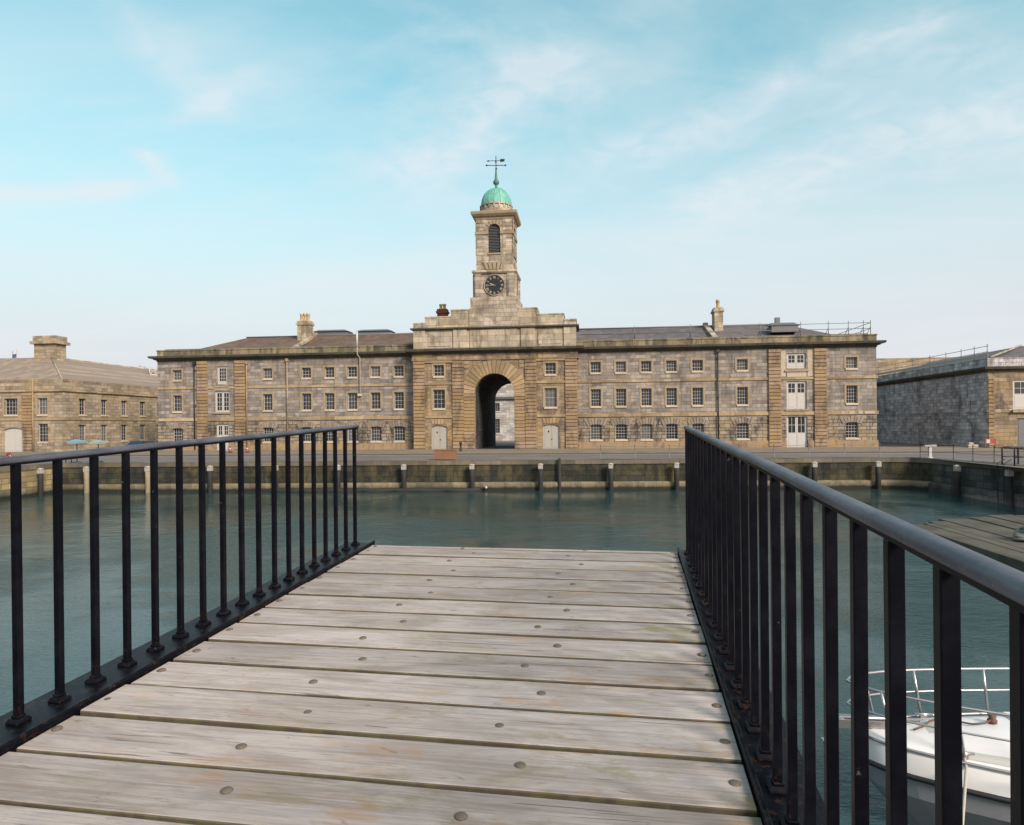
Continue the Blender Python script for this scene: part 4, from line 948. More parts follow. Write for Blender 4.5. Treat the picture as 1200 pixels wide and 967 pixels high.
m = MB(); RF.box(m, .6, L - 2, .001, .08, 3.45, 3.7); obj('string_band', m, M['band'], RB)
m = MB(); ym = 78.0
A, Bq, Cq, Dq = (RX0 + .5, RY0 + .5, 8.3), (RX1 - .5, RY0 + .5, 8.3), (RX1 - .5, RY1 - .5, 8.3), (RX0 + .5, RY1 - .5, 8.3); e1, e2, e3, e4 = (RX0 + 7.5, RY0 + 7.5, 10.6), (RX1 - 7.5, RY0 + 7.5, 10.6), (RX1 - 7.5, RY1 - 7.5, 10.6), (RX0 + 7.5, RY1 - 7.5, 10.6)
for q in ((A, Bq, e2, e1), (Bq, Cq, e3, e2), (Cq, Dq, e4, e3), (Dq, A, e1, e4), (e1, e2, e3, e4)): m.quad(q)
RR = obj('slate_roof', m, M['slate_p'], RB)
m = MB(); m.box(38.75, 62, 97, 98, 8.2, 11.3); obj('rear_wall', m, M['left'], RR, origin=wloc(RB))
m = MB(); m.box(31, 38.55, 97, 98, -.2, 11.3); tag(obj('rear_wall', m, M['left']), 'tan stone wall glimpsed between the long building and the grey block', 'wall')
m = MB(); m.tube([(RX0 + .5, RY0 + .5, 8.85), (RX0 + 7.5, RY0 + 7.5, 10.68)], .1, 6); obj('hip_ridge', m, M['attic'], RR, origin=wloc(RB))
t = thing('scaffold_guardrail', 'scaffold tube guardrail standing along the roof edge of the grey block at far right', 'guardrail', (RX0 + .2, 80, 8.8))
for y in (70.4, 72.6, 75.0, 78.0, 81.5, 85.5, 90, 95):
    m = MB(); m.tube([(RX0 + .2, y, 8.7), (RX0 + .2, y, 10.15)], .035, 6); obj('post', m, M['grey_iron'], t)
for z in (9.4, 9.95):
    m = MB(); m.tube([(RX0 + .2, 70.2, z), (RX0 + .2, 97, z)], .032, 6); obj('rail', m, M['offwhite'], t)
m = MB(); m.box(RX0 + .12, RX0 + .16, 70.2, 97, 8.9, 9.15); obj('toe_board', m, M['offwhite'], t)
# building seen through the archway
t = thing('courtyard_building', 'pale stone building seen through the archway of the gatehouse', 'building', (-16, 122, 0))
CW = Wall((-40, 122, 0), (1, 0, 0)); ops = []; cw = []
for x in (-25, -20.8, -16.6, -12.4, -8.2, -4):
    u = x + 40
    for z, h in ((1.2, 2.6), (5.2, 1.5), (9.3, 2.2)): ops.append((u - .75, u + .75, z, z + h)); cw.append((u, z, h))
m = MB(); CW.sheet(m, 0, 60, -.1, 14, ops); m.box(-40, 20, 122.35, 135, 0, 13.9); obj('wall', m, M['pale'], t, fix=False)
for u, z, h in cw: add_window(t, CW, u, z, 1.5, h, 4, 5, sur=0)
m = MB(); m.sweep([(-.1, 7.3), (.5, 7.4), (.6, 7.75), (-.1, 7.9)], [(-40, 122), (20, 122)]); obj('cornice', m, M['lead'], t)
m = MB(); m.sweep([(-.1, 13.6), (.4, 13.7), (.4, 14.3), (-.1, 14.3)], [(-40, 122), (20, 122)]); obj('parapet', m, M['pale'], t)
m = MB(); m.box(-30, 8, 114, 114.4, -.1, 1.1); w1 = obj('courtyard_wall', m, M['pale']); tag(w1, 'low pale wall across the courtyard beyond the archway', 'wall')
# ------------------------------------------------------------------ the footbridge (own frame: x across, y along, z normal)
BA, BS = R(3.55), math.atan(0.0346)
BL = (0, 0, 1.40); BR_ = (BS, 0, -BA)
br = thing('footbridge', 'timber decked footbridge of wide weathered grey boards ending over the water', 'bridge', BL, rot=BR_)
XL_, XR_ = -2.335, 0.388
def bobj(name, mb, mat, parent, **k): return obj(name, mb, mat, parent, origin=(0, 0, 0), **k)
m = MB(); PITCH = .3
edges = [2.213 + PITCH * k for k in range(-18, 13)]
for a in edges:
    b = min(a + PITCH, 5.905)
    gp_ = random.uniform(.021, .030); sk = random.uniform(-.003, .003); dz = random.uniform(-.003, .003); tl = random.uniform(-.002, .002)
    n_ = 24; top = []
    x0, x1 = XL_ + random.uniform(-.004, .004), XR_ - random.uniform(0, .006)
    # board with slightly wavering arrises: cross section swept across the bridge
    prof_n = 8; ring = []
    ph = random.uniform(0, 9)
    vb = len(m.v)
    for i in range(n_ + 1):
        x = x0 + (x1 - x0) * i / n_
        e0 = a + gp_ / 2 + .0022 * math.sin(x * 2.1 + ph) + .0012 * math.sin(x * 7.3 + ph * 2) + sk * (x / 2.7)
        e1 = b - gp_ / 2 + .0022 * math.sin(x * 2.4 + ph * 1.7) + .0012 * math.sin(x * 6.1 + ph) + sk * (x / 2.7)
        z = dz + tl * x; c = .007
        for (yy, zz_) in ((e0, -.075), (e0, -c), (e0 + c * .35, -c * .3), (e0 + c, 0), (e1 - c, 0.0), (e1 - c * .35, -c * .3), (e1, -c), (e1, -.075)): m.v.append((x, yy, z + zz_))
    for i in range(n_):
        for k in range(8):
            k2 = (k + 1) % 8; m.f.append((vb + i*8 + k, vb + i*8 + k2, vb + (i+1)*8 + k2, vb + (i+1)*8 + k)); m.sm.append(False)
    m.f.append(tuple(range(vb, vb + 8))); m.f.append(tuple(reversed(range(vb + n_*8, vb + n_*8 + 8)))); m.sm += [False, False]
bobj('deck_boards', m, M['wood'], br)
m = MB()
for x in (-2.15, -1.4, -.47, .2): m.box(x - .08, x + .08, -3.2, 5.85, -.38, -.080)
bobj('beam', m, M['pile'], br)
bm0 = MB(); bm0.lathe([(.0205, -.004), (.0205, .001), (.0185, .003), (.012, .0062), (.006, .0074), (.0005, .0078)], (0, 0, 0), 14); bme = bm0.mesh('bolt'); fixn(bme); bme.materials.append(M['bolt'])
for k, a in enumerate(edges):
    if a < 1.5: continue
    b = min(a + PITCH, 5.905); mid = (a + b) / 2
    odd = round((a - 2.213) / PITCH) % 2
    for x in ((-2.295, -1.345, -.53, .352) if odd == 1 else (-2.30, -1.465, -.40, .350)):
        o = bpy.data.objects.new('bolt', bme); COL.objects.link(o); o.parent = br
        o.location = (x + random.uniform(-.012, .012), mid + random.uniform(-.02, .02), .0015); o.rotation_euler = (random.uniform(-.05, .05), random.uniform(-.05, .05), random.uniform(0, 3))
def railing(label, x, xin, xout, first, n, h, ends):
    t = thing('bridge_railing', label, 'railing', BL, 'railings of the footbridge', rot=BR_)
    # base channel: flat top with raised inner lip
    m = MB(); lo_, hi_ = sorted((xin, xout)); m.box(lo_, hi_, -3.2, ends + .03, -.10, .012)
    s = 1 if xout > xin else -1
    a, b = sorted((xin - s * .001, xin + s * .018)); m.box(a, b, -3.2, ends + .035, .0125, .032)
    bobj('base_channel', m, M['rail'], t, bevel=.004)
    bal = MB(); w = .0142
    bal.box(-w, w, -w, w, .045, h - .0225); bm_ = bal.mesh('baluster'); fixn(bm_); bm_.materials.append(M['rail'])
    ft = MB(); ft.box(-.033, .033, -.033, .033, .012, .024)
    pts0 = [(-.031, -.031), (.031, -.031), (.031, .031), (-.031, .031)]; pts1 = [(-.022, -.022), (.022, -.022), (.022, .022), (-.022, .022)]
    for i in range(4):
        j = (i + 1) % 4; ft.quad([(*pts0[i], .024), (*pts0[j], .024), (*pts1[j], .034), (*pts1[i], .034)])
    ft.quad([(*p, .034) for p in pts1]); ft.box(-.019, .019, -.019, .019, .0342, .046)
    fm = ft.mesh('foot'); fixn(fm); fm.materials.append(M['rail'])
    for k in range(n):
        y = first + .2035 * k
        o = bpy.data.objects.new('baluster', bm_); COL.objects.link(o); o.parent = t; o.location = (x, y, 0); o.rotation_euler = (-BS + random.uniform(-.002, .002), random.uniform(-.002, .002), random.uniform(-.02, .02))
        bv = o.modifiers.new('bevel', 'BEVEL'); bv.width = .003; bv.segments = 2
        f = bpy.data.objects.new('foot', fm); COL.objects.link(f); f.parent = o; f.rotation_euler = (BS, 0, 0)
        bv = f.modifiers.new('bevel', 'BEVEL'); bv.width = .004; bv.segments = 2
    m = MB()
    ys = [-3.2 + (ends + 3.2 + .03) * i / 60 for i in range(61)]
    # flattened half-round rail: cross-section swept along y
    N = 20; vb = len(m.v)
    for i, y in enumerate(ys):
        z0 = h + .0015 * math.sin(y * 3 + x)
        for k in range(N):
            a = 2 * math.pi * k / N; cx_ = .0225 * math.copysign(abs(math.cos(a)) ** .75, math.cos(a)); cz_ = (.019 if math.sin(a) > 0 else .012) * math.copysign(abs(math.sin(a)) ** .8, math.sin(a))
            sc = 1 if i < 60 else .8
            m.v.append((x + cx_ * sc, y, z0 - .004 + cz_ * sc))
    for i in range(60):
        for k in range(N): m.f.append((vb + i*N + k, vb + i*N + (k+1) % N, vb + (i+1)*N + (k+1) % N, vb + (i+1)*N + k)); m.sm.append(True)
    m.f.append(tuple(range(vb, vb + N))); m.f.append(tuple(reversed(range(vb + 60*N, vb + 61*N)))); m.sm += [False, False]
    bobj('handrail', m, M['handrail'], t)
    m = MB(); m.box(x - .015, x + .015, -3.2, ends, h - .0235, h - .0145); bobj('underflange', m, M['rail'], t)
    return t
railing('black iron railing along the left side of the bridge deck', -2.49, -2.345, -2.62, 2.385 - .2035 * 14, 32, 1.095, 5.93)
railing('black iron railing along the right side of the bridge deck', .468, .392, .60, 1.112 - .2035 * 10, 34, 1.065, 5.90)
m = MB()
for (x, y) in ((-2.2, 1.0), (.25, 1.0)): m.tube([(x, y, -5), (x, y, 1.1)], .16, 14)
m.box(-2.6, .7, .8, 1.2, .95, 1.15)
tr = obj('bridge_pier', m, M['pile']); tag(tr, 'dark timber pier under the footbridge', 'pier')

# ------------------------------------------------------------------ things on the quay wall
ordn = ['leftmost', 'second', 'third', 'fourth', 'fifth', 'sixth', 'seventh', 'eighth', 'ninth', 'tenth', 'eleventh', 'twelfth', 'thirteenth', 'fourteenth']
def pile(x, y, label, lit=False, nx=0, ny=-1):
    t = thing('fender_pile', label, 'fender pile', (x, y, WZ), 'white capped fender piles on the quay walls')
    m = MB(); m.tube([(x, y, -5), (x, y, -1.2), (x + random.uniform(-.02, .02), y, -.62)], .19, 10); obj('pile', m, M['pile_lit'] if lit else M['pile'], t)
    m = MB(); m.box(x - .17, x + .17, y - .17, y + .17, -.62, -.30); m.lathe([(.24, -.30), (.20, -.25), (.06, -.20), (.0, -.19)], (x, y, 0), 10); obj('cap', m, M['offwhite'], t, bevel=.02)
for i, x in enumerate([-43.42 + 4.9, -33.67, -28.78, -23.69, -18.87, -13.83, -8.66, -3.51, 1.72, 6.57, 11.58, 16.61, 21.19]):
    pile(x, qy(x) - .55, ('leftmost' if i == 0 else ordn[i] + ' from the left') + ' white capped fender pile along the far quay wall', lit=i < 2)
pile(QL + .55, 46.3, 'white capped fender pile against the sunlit left quay wall')
pile(24.15, 47.3, 'white capped fender pile at the start of the right quay wall')
pile(24.85, 43.0, 'white capped fender pile under the black ladder hoops')
m = MB(); x = -2.1; m.tube([(x, qy(x) - .32, -5), (x, qy(x) - .32, .16)], .11, 10); tag(obj('mooring_pole', m, M['pile']), 'slim uncapped dark mooring pole against the far quay wall', 'pole')
# quay furniture
t = thing('steel_planter', 'rusty orange steel box planter on the quay edge before the left gatehouse door', 'planter', (-11.1, 52.2, 0))
m = MB(); a0, a1, b0, b1 = -11.95, -10.3, 51.9, 52.6
m.box(a0, a1, b0, b0 + .04, .05, .80); m.box(a0, a1, b1 - .04, b1, .05, .80); m.box(a0, a0 + .04, b0 + .04, b1 - .04, .05, .80); m.box(a1 - .04, a1, b0 + .04, b1 - .04, .05, .80); m.box(a0 - .03, a1 + .03, b0 - .03, b0, .74, .83); m.box(a0 + .1, a1 - .1, b0 + .1, b1 - .1, 0, .08)
obj('shell', m, M['corten'], t)
m = MB(); m.box(a0 + .05, a1 - .05, b0 + .05, b1 - .05, .1, .70); obj('soil', m, M['weed'], t)
m = MB(); m.lathe([(.16, 0), (.13, .1), (.10, .5), (.12, .72), (.16, .78), (.14, .9), (.05, .98), (.0, 1.0)], (-12.6, 66.5, .12), 14); tag(obj('bollard', m, M['iron']), 'slim black bollard on the pavement left of the great arch', 'bollard')
t = thing('tee_bollard', 'white tee shaped mooring post on the quay corner', 'mooring post', (24.5, 51.6, 0))
m = MB(); m.box(24.42, 24.62, 51.5, 51.7, 0, .85); m.lathe([(.22, 0), (.22, .06), (.12, .1)], (24.5, 51.6, .03), 12); obj('stem', m, M['white'], t, bevel=.02)
m = MB(); m.box(24.12, 24.92, 51.42, 51.78, .85, .98); obj('crosshead', m, M['white'], t, bevel=.03)
def posts_rail(label, pts, nsub, h=1.0, zs=(1.0, .52), mat='grey_iron'):
    t = thing('quay_railing', label, 'railing', (pts[0][0], pts[0][1], 0))
    allp = []
    for i in range(len(pts) - 1):
        for k in range(nsub[i]):
            f = k / nsub[i]; allp.append((pts[i][0] + (pts[i+1][0] - pts[i][0]) * f, pts[i][1] + (pts[i+1][1] - pts[i][1]) * f))
    allp.append(pts[-1])
    for (x, y) in allp:
        m = MB(); m.lathe([(.06, 0), (.06, .03), (.028, .05), (.026, h), (.04, h + .02), (.03, h + .06), (0.0, h + .07)], (x, y, .03), 8); obj('post', m, M[mat], t)
    for z in zs:
        m = MB(); P = []
        for i, (x, y) in enumerate(allp):
            P.append((x, y, z))
            if i < len(allp) - 1: P.append(((x + allp[i+1][0]) / 2, (y + allp[i+1][1]) / 2, z - .06))
        m.tube(P, .014, 5); obj('wire', m, M[mat], t)
posts_rail('thin post and wire railing along the far quay edge right of the gatehouse', [(1.0, qy(1) + .6), (21.8, qy(21.8) + .6)], [8])
posts_rail('thin steel railing along the right quay edge beside the ladder hoops', [(24.0, 51.9), (25.1, 49.6), (25.9, 44.0), (26.4, 41.2), (28.4, 30.0), (28.4, 20)], [1, 3, 1, 4, 3], mat='iron')
# ladder with hoops on right quay
t = thing('quay_ladder', 'black ladder hoops standing at the edge of the right quay', 'ladder', (24.9, 43.7, 0))
for y in (43.0, 44.2):
    m = MB(); m.tube([(25.15, y, 0), (25.15, y, .98), (25.22, y, 1.08), (26.0, y, 1.08), (26.07, y, .98), (26.07, y, 0)], .045, 8); m.tube([(25.15, y, .5), (26.07, y, .5)], .03, 6); obj('hoop', m, M['iron'], t)
m = MB()
for y in (43.3, 43.9): m.tube([(24.72, y, -2.6), (24.72, y, .1), (25.15, y, .35)], .03, 6)
for k in range(9): m.tube([(24.72, 43.3, -2.4 + .28 * k), (24.72, 43.9, -2.4 + .28 * k)], .02, 6)
obj('rungs', m, M['iron'], t)
# dark weed-covered boom floating along the left part of the wall
m = MB(); P = [(-24 + k * .8, qy(-24 + k * .8) - .75 + .12 * math.sin(k * 1.7), WZ + .06 + .05 * math.sin(k * 2.3)) for k in range(21)]
m.tube(P, .2, 8, taper=[.16 + .07 * abs(math.sin(k * 1.3)) for k in range(21)]); tag(obj('floating_boom', m, M['weed']), 'dark weed covered boom floating along the foot of the far quay wall', 'boom')
t = thing('mooring_buoy', 'small white buoy lying on the ledge of the far quay wall', 'buoy', (-7.6, qy(-7.6) - .5, -1.6))
m = MB(); m.lathe([(.0, -.1), (.06, -.08), (.10, -.02), (.10, .04), (.06, .09), (.03, .11), (.03, .14), (0, .145)], (-7.6, qy(-7.6) - .55, WZ + .25), 14); obj('float', m, M['white'], t)
# parasols
def parasol(x, y, mat, h, w, label):
    t = thing('parasol', label, 'parasol', (x, y, 0))
    m = MB(); m.tube([(x, y, .05), (x, y, h)], .035, 8); obj('pole', m, M['iron'], t)
    m = MB(); m.lathe([(.35, 0), (.35, .07), (.08, .1)], (x, y, .0), 14); obj('base', m, M['iron'], t)
    m = MB(); w2 = w / 2; E_ = [(x - w2, y - w2), (x + w2, y - w2), (x + w2, y + w2), (x - w2, y + w2)]
    for i in range(4):
        j = (i + 1) % 4; m.quad([(*E_[i], h - .3), (*E_[j], h - .3), (x, y, h - .12)]); m.prism([(*E_[i], h - .3), (*E_[j], h - .3), (*E_[j], h - .47), (*E_[i], h - .47)], (0.001, .012, 0))
    obj('canopy', m, mat, t, fix=False)
parasol(-40.3, 49.4, M['blue_c'], 2.02, .95, 'sky blue square parasol on the quay before the left block')
parasol(-39.1, 50.2, M['teal_c'], 1.95, .85, 'pale green parasol beside the sky blue one')
def chair(x, y, rz):
    t = thing('cafe_chair', 'dark cafe chair beside the blue parasol', 'chair', (x, y, 0), rot=(0, 0, rz))
    m = MB(); m.box(-.22, .22, -.22, .22, .43, .47); obj('seat', m, M['iron'], t, origin=(0, 0, 0))
    m = MB(); m.box(-.22, .22, .19, .23, .5, .92); obj('backrest', m, M['iron'], t, origin=(0, 0, 0))
    for a in (-.19, .19):
        for b in (-.19, .19):
            m = MB(); m.tube([(a, b, 0), (a * .9, b * .9, .43 if b < 0 else .9)], .02, 6); obj('leg', m, M['iron'], t, origin=(0, 0, 0))
chair(-40.7, 49.0, .6)
t = thing('cafe_table', 'small round pale cafe table between the dark chair and the quay edge', 'table', (-41.2, 49.3, 0))
m = MB(); m.lathe([(.36, .70), (.36, .73), (0.0, .735)], (-41.2, 49.3, 0), 18); obj('table_top', m, M['offwhite'], t)
m = MB(); m.lathe([(.22, 0), (.2, .03), (.035, .06), (.035, .70)], (-41.2, 49.3, 0), 12); obj('stand', m, M['offwhite'], t)
# lifebuoy stand
t = thing('lifebuoy_stand', 'red and white lifebuoy stand at the edge of the left quay', 'lifebuoy', (-42.0, 45.0, 0))
m = MB(); m.tube([(-42, 45, 0), (-42, 45, .95)], .04, 8); obj('post', m, M['white'], t)
m = MB(); m.tube([(-42 + .26 * math.cos(a), 44.93, .72 + .26 * math.sin(a)) for a in [2 * math.pi * k / 20 for k in range(20)]], .065, 8, closed=True); obj('ring', m, M['red'], t)
# cones
for x, lab in ((-36.3, 'red traffic cone left of the building entrance with the white double door'), (-34.45, 'red traffic cone further right on the pavement near the drainpipe')):
    t = thing('traffic_cone', lab, 'cone', (x, 65.3, .13), 'traffic cones on the pavement')
    m = MB(); m.lathe([(.17, .04), (.10, .32)], (x, 65.3, .13), 14); m.lathe([(.075, .5), (.03, .75), (.0, .76)], (x, 65.3, .13), 14); obj('cone', m, M['red'], t)
    m = MB(); m.lathe([(.102, .32), (.074, .5)], (x, 65.3, .13), 14); obj('collar', m, M['white'], t)
    m = MB(); m.box(x - .2, x + .2, 65.1, 65.5, .13, .175); obj('base', m, M['rubber'], t)
t = thing('road_barrier', 'small red barrier with white panel at the corner of the grey block', 'barrier', (38.0, 68.6, 0))
m = MB()
for x in (37.55, 38.45): m.box(x - .04, x + .04, 68.4, 68.8, 0.0, .06); m.box(x - .04, x + .04, 68.56, 68.64, .06, 1.0)
obj('leg', m, M['red'], t)
m = MB(); m.box(37.6, 38.4, 68.57, 68.63, .5, .95); obj('board', m, M['red'], t)
m = MB(); m.box(37.62, 37.95, 68.53, 68.565, .55, .9); obj('panel', m, M['white'], t)
m = MB(); m.box(36.0, 36.9, 68.5, 69.0, 0.0, .42); m.box(36.1, 36.5, 68.55, 68.95, .42, .62); tag(obj('stone_block', m, M['rubble_patch'], bevel=.04), 'pale broken stone blocks lying at the foot of the shaded side wall', 'stone')
# parked cars beside the left block
def car(x, y, rz, paint, label):
    t = thing('parked_car', label, 'car', (x, y, 0), None, rot=(0, 0, rz))
    o0 = (0, 0, 0); prof = [(-2.1, .35), (-2.12, .75), (-1.9, .88), (-1.55, .92), (-.95, 1.28), (.75, 1.30), (1.35, .98), (1.95, .86), (2.12, .7), (2.1, .35)]
    m = MB(); m.prism([(a, -.85, b) for a, b in prof], (0, 1.7, 0)); obj('body', m, paint, t, origin=o0, bevel=.09)
    m = MB()
    for s in (-1, 1): m.prism([(-1.35, s * .853, .97), (-.9, s * .853, 1.23), (.7, s * .853, 1.24), (1.15, s * .853, .99)], (0, s * .004, 0))
    obj('side_window', m, M['glass'], t, origin=o0)
    for a in (-1.3, 1.3):
        for s in (-1, 1):
            m = MB(); m.tube([(a, s * .72, .32), (a, s * .88, .32)], .32, 18); w = obj('wheel', m, M['rubber'], t, origin=o0)
            m = MB(); m.tube([(a, s * .87, .32), (a, s * .89, .32)], .19, 14); obj('rim', m, M['grey_iron'], w, origin=o0)
    for s in (-1, 1):
        m = MB(); m.box(2.06, 2.14, s * .6 - .15, s * .6 + .15, .66, .80); obj('headlight', m, M['white'], t, origin=o0)
car(-50.6, 72.0, R(95), M['carblue'], 'dark blue car parked by the left end of the long building')


# ------------------------------------------------------------------ raft and boat
t = thing('timber_raft', 'weathered timber pontoon raft floating at right with dark gaps between its planks', 'raft', (17.6, 26, WZ))
m = MB(); xs = 14.1
k = 0
while xs < 23.6:
    w = random.choice((.55, .6, .7, .85)); y1 = 31.6 + (xs - 14.1) * (.85 if xs < 17 else .35) + random.uniform(-.35, .25)
    if xs >= 17: y1 += 1.5
    dz = random.uniform(-.03, .03); m.box(xs + .03, xs + w - .03, 17.5, y1, WZ + .18 + dz, WZ + .36 + dz); xs += w
obj('planks', m, M['raft'], t, bevel=.03)
m = MB()
for y in (18.5, 22.5, 26.5, 30.3): m.box(14.2, 23.4, y - .2, y + .2, WZ - .3, WZ + .165)
obj('bearers', m, M['weed'], t)
m = MB(); m.box(13.85, 14.11, 17.4, 31.7, WZ - .15, WZ + .42); obj('edge_beam', m, M['raft'], t, bevel=.03)
m = MB()
for q in range(6):
    P = [(16.75 + (.62 - .05 * q) * math.cos(a) + .06 * math.sin(3 * a + q), 27.6 + (.5 - .04 * q) * math.sin(a), WZ + .42 + .085 * q + .05 * math.sin(2 * a + q * 1.3)) for a in [2 * math.pi * j / 26 for j in range(26)]]
    m.tube(P, .06, 6, closed=True)
m.tube([(16.3, 27.5, WZ + .5), (16.6, 27.6, WZ + 1.1), (17.0, 27.7, WZ + 1.0), (17.35, 27.4, WZ + .42), (17.9, 26.9, WZ + .40), (18.6, 26.6, WZ + .40)], .06, 6)
tag(obj('rope_coil', m, M['oldrope']), 'coil of old grey rope lying on the timber raft', 'rope')

# boat: local x forward, z up from waterline
BOAT = (6.27, 8.55, WZ + .06); BRZ = R(180 - 3.0)
bt = thing('motor_boat', 'white motor boat with steel bow rail and shaded grey hull moored beside the bridge', 'boat', BOAT, rot=(0, 0, BRZ))
LB_ = 3.0      # bow at local x=+3.0, stern at -3.4
def beam(x):   # half beam at sheer
    f = (LB_ - x) / 3.6
    return 1.32 * min(1, max(0, f)) ** .52 if f < 1 else 1.32
def sheer(x): return .96 + .12 * max(0, (x + 1) / 4)
m = MB(); dk = MB(); xs = [3.0, 2.94, 2.8, 2.55, 2.2, 1.8, 1.3, .7, 0, -.8, -1.8, -2.8, -3.4]
secs = []
for x in xs:
    b = beam(x); zs = sheer(x) - .27; bl = b * (.42 if x > 1.5 else .42 + .40 * (1.5 - x) / 4.9); xb = x - .55 * max(0, (x - .5) / 2.5)
    secs.append([(x, b, zs), (x - .1 * max(0, x) / 3, b * .93, zs - .28), (xb, bl, .0), (xb, bl * .3, -.35)])
for s in (1, -1):
    for i in range(len(xs) - 1):
        for k in range(3):
            A, Bq, Cq, Dq = secs[i][k], secs[i+1][k], secs[i+1][k+1], secs[i][k+1]
            m.quad([(p[0], p[1] * s, p[2]) for p in (A, Bq, Cq, Dq)], True)
b = secs[-1]; m.quad([(p[0], p[1], p[2]) for p in b] + [(p[0], -p[1], p[2]) for p in reversed(b)])
def bo(name, mb, mat, **k): return obj(name, mb, mat, bt, origin=(0, 0, 0), **k)
bo('hull', m, M['hullgrey'])
m = MB()      # topside band above the rub rail + deck with rounded edge
N_ = 9
rows = []
for x in xs:
    b = beam(x); z = sheer(x); r = []
    for j in range(-N_, N_ + 1):
        f = j / N_; r.append((x, b * f * .90, z - .0 + .10 * (1 - f * f) + (.16 * (1 - min(1, abs(f) / .62) ** 4) * min(1, max(0, (2.35 - x) / .8)))))
    r = [(x, -b * 1.0, z - .27), (x, -b * .965, z - .05)] + r + [(x, b * .965, z - .05), (x, b * 1.0, z - .27)]
    rows.append(r)
for i in range(len(xs) - 1):
    for j in range(len(rows[0]) - 1): m.quad([rows[i][j], rows[i+1][j], rows[i+1][j+1], rows[i][j+1]], True)
me = m.mesh('foredeck')
bm = bmesh.new(); bm.from_mesh(me); bmesh.ops.remove_doubles(bm, verts=bm.verts, dist=1e-4); bmesh.ops.recalc_face_normals(bm, faces=bm.faces); bm.to_mesh(me); bm.free()
dk_o = obj('foredeck', me, M['gel'], bt)
m = MB()
for s in (1, -1): m.tube([(x, s * (beam(x) + .012), sheer(x) - .28) for x in xs], .033, 8)
bo('rub_rail', m, M['rubber'])
def dz(x, y):
    b = beam(x); f = min(1, abs(y) / (b * .9)); return sheer(x) + .10 * (1 - f * f) + (.16 * (1 - min(1, f / .62) ** 4) * min(1, max(0, (2.35 - x) / .8)))
# pulpit
m = MB()
def loop(h, x_end, fwd):
    pr = [x_end, .9, 1.5, 2.1, 2.5, 2.78, 2.93]
    a = [(x + fwd * max(0, (x - 1.5) / 1.5), beam(x) * .90, sheer(x) + h) for x in pr]
    return a
for h, xe, r in ((.62, .25, .019), (.34, .25, .015)):
    a = loop(h, xe, .10); path = a + [(3.0 + .12, .0, sheer(3) + h)] + [(p[0], -p[1], p[2]) for p in reversed(a)]
    m.tube(path, r * .85, 8)
for x in (.25, 1.2, 2.1, 2.75):
    for s in (1, -1):
        f = .10 * max(0, (x - 1.5) / 1.5); m.tube([(x - .05, s * beam(x) * .87, sheer(x)), (x + f, s * beam(x) * .90, sheer(x) + .62)], .016, 8)
bo('bow_rail', m, M['chrome'])
m = MB(); m.box(2.5, 3.25, -.07, .07, 1.17, 1.20); m.box(2.5, 3.25, -.09, -.07, 1.15, 1.25); m.box(2.5, 3.25, .07, .09, 1.15, 1.25); m.tube([(3.2, -.08, 1.2), (3.2, .08, 1.2)], .05, 10); bo('bow_roller', m, M['chrome'])
m = MB(); m.tube([(2.3, 0, 1.26), (3.2, 0, 1.25), (3.35, 0, 1.1), (3.32, .0, .86)], .025, 8); m.prism([(3.36, -.14, .92), (3.36, .14, .92), (3.28, .0, .66)], (.03, 0, 0)); bo('anchor', m, M['chrome'])
m = MB(); P = [(1.5 + .13 * k, .12 * math.sin(k * 1.1), dz(1.5 + .13 * k, 0) + .03) for k in range(8)]; m.tube(P, .011, 6); m.lathe([(.05, 0), (.055, .03), (.035, .05), (.045, .08), (.0, .09)], (1.5, 0, dz(1.5, 0) - .01), 12); bo('windlass', m, plain('rusty_chain', (0.16, 0.08, 0.06), .7))
for x, y in ((2.05, .52), (2.05, -.52), (-.3, 1.0), (-.3, -1.0)):
    m = MB(); z = dz(x, y); m.box(x - .04, x + .04, y - .025, y + .025, z - .02, z + .05); m.tube([(x - .11, y, z + .055), (x + .11, y, z + .055)], .016, 6); bo('cleat', m, M['chrome'])
m = MB(); m.box(.55, 1.25, -.30, .30, dz(.9, 0) - .03, dz(.9, 0) + .035); bo('deck_hatch', m, M['gel'], bevel=.02)
m = MB(); P = [(.2, -.6, 0), (-.1, .6, 0)]
m.quad([(.0, -.85, dz(0, .85)), (.15, -.4, dz(.15, .4) + .0), (-.55, -.36, dz(0, 0) + .42), (-.65, -.74, dz(0, 0) + .38)]); m.quad([(.15, -.4, dz(.15, .4)), (.15, .4, dz(.15, .4)), (-.55, .36, dz(0, 0) + .42), (-.55, -.36, dz(0, 0) + .42)]); m.quad([(.15, .4, dz(.15, .4)), (.0, .85, dz(0, .85)), (-.65, .74, dz(0, 0) + .38), (-.55, .36, dz(0, 0) + .42)])
bo('windscreen', m, M['glass'])
m = MB()
for y0_, y1_ in ((.5, .62), (.56, .68)):
    m.tube([(.75, y0_, dz(.75, y0_) + .03), (-.05, y1_, dz(0, y1_) + .05)], .010, 6)
m.lathe([(.035, 0), (.03, .04), (0, .045)], (.75, .53, dz(.75, .53)), 10); bo('wiper', m, M['rubber'])
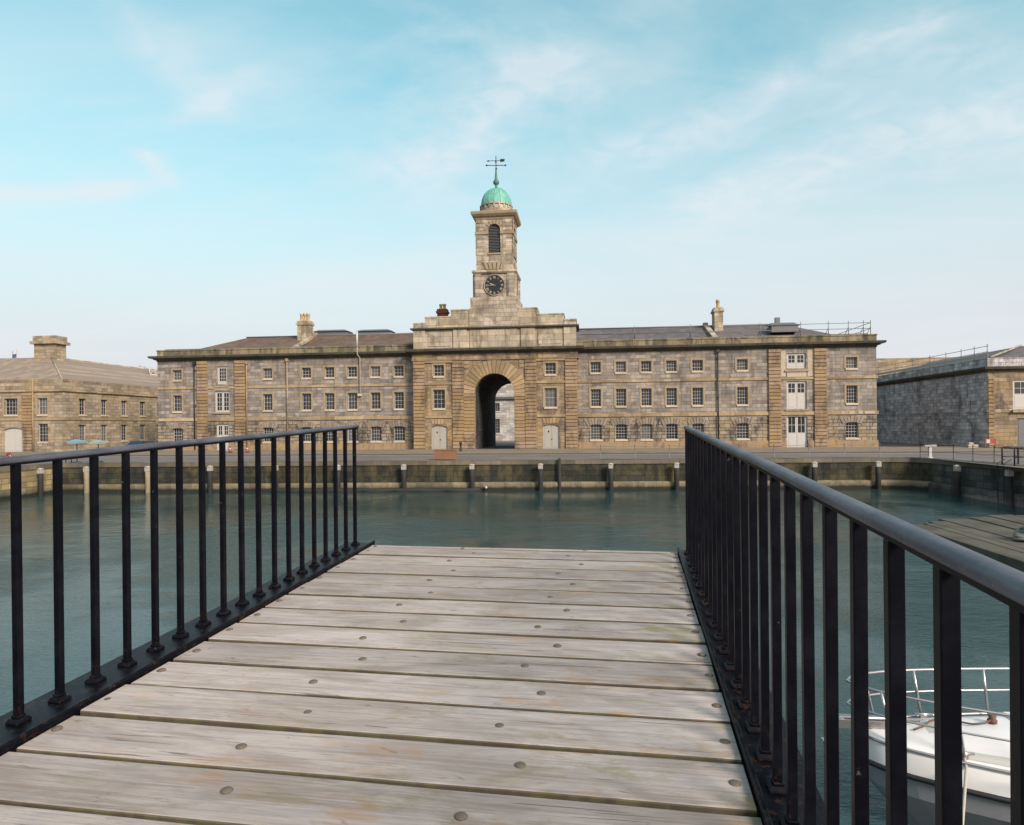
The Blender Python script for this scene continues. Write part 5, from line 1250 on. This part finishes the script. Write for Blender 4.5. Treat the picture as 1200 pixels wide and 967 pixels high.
m = MB(); P = [(.55 + .16 * math.cos(a) * (1 + .05 * q), .78 + .04 * math.sin(a), dz(.6, .8) + .02 + .012 * q) for q in range(2) for a in [2 * math.pi * j / 14 for j in range(14)]]; m.tube(P, .012, 6)
bo('line_coil', m, M['rope'])
def deck_patch(name, xa, xb, ya, yb, mat):
    m = MB(); nx, ny = 8, 4
    g = lambda i, j: (xa + (xb - xa) * i / nx, min(1, beam(xa + (xb - xa) * i / nx) / 1.32) * (ya + (yb - ya) * j / ny))
    for i in range(nx):
        for j in range(ny): m.quad([(*p, dz(*p) + .006) for p in (g(i, j), g(i+1, j), g(i+1, j+1), g(i, j+1))])
    return bo(name, m, mat)
deck_patch('non_slip_panel', -.6, 2.2, .80, 1.06, M['nonslip']); deck_patch('non_slip_panel', -.6, 2.2, -.80, -1.06, M['nonslip'])
deck_patch('anchor_locker_lid', 2.1, 2.45, -.32, .32, M['nonslip'])
m = MB()
for s in (1, -1): m.tube([(x, s * beam(x) * .955, sheer(x) + .012) for x in xs[1:]], .018, 6)
bo('toe_rail', m, M['chrome'])
m = MB()
for a in (0.0, .06): m.tube([(1.7 - a, .95, dz(1.7, .9) + .02), (.3, 1.08 - a, dz(.3, 1.0) + .02)], .008, 6)
bo('boathook', m, M['rope'])
def toworld(x, y, z):
    c, s = math.cos(BRZ), math.sin(BRZ); return (BOAT[0] + x * c - y * s, BOAT[1] + x * s + y * c, BOAT[2] + z)
p0 = Vector(toworld(2.05, .52, dz(2.05, .52) + .06)); pe = Vector(toworld(2.08, beam(2.08), sheer(2.08) - .03))
def rope(a, b, sag, r, n=14): return [tuple(Vector(a).lerp(Vector(b), k / n) - Vector((0, 0, sag * 4 * (k / n) * (1 - k / n)))) for k in range(n + 1)]
m = MB(); m.tube([tuple(p0)] + rope(pe, (2.2, 4.6, -1.6), .12, .016), .016, 7); tag(obj('mooring_rope', m, M['rope']), 'pale mooring rope running from the boat down beside the bridge', 'rope')
m = MB(); m.tube(rope((2.55, 6.7, -2.3), (1.9, 5.4, -1.4), .06, .014), .014, 7); tag(obj('mooring_rope', m, M['rope']), 'slack end of rope hanging under the boat bow into the water', 'rope')
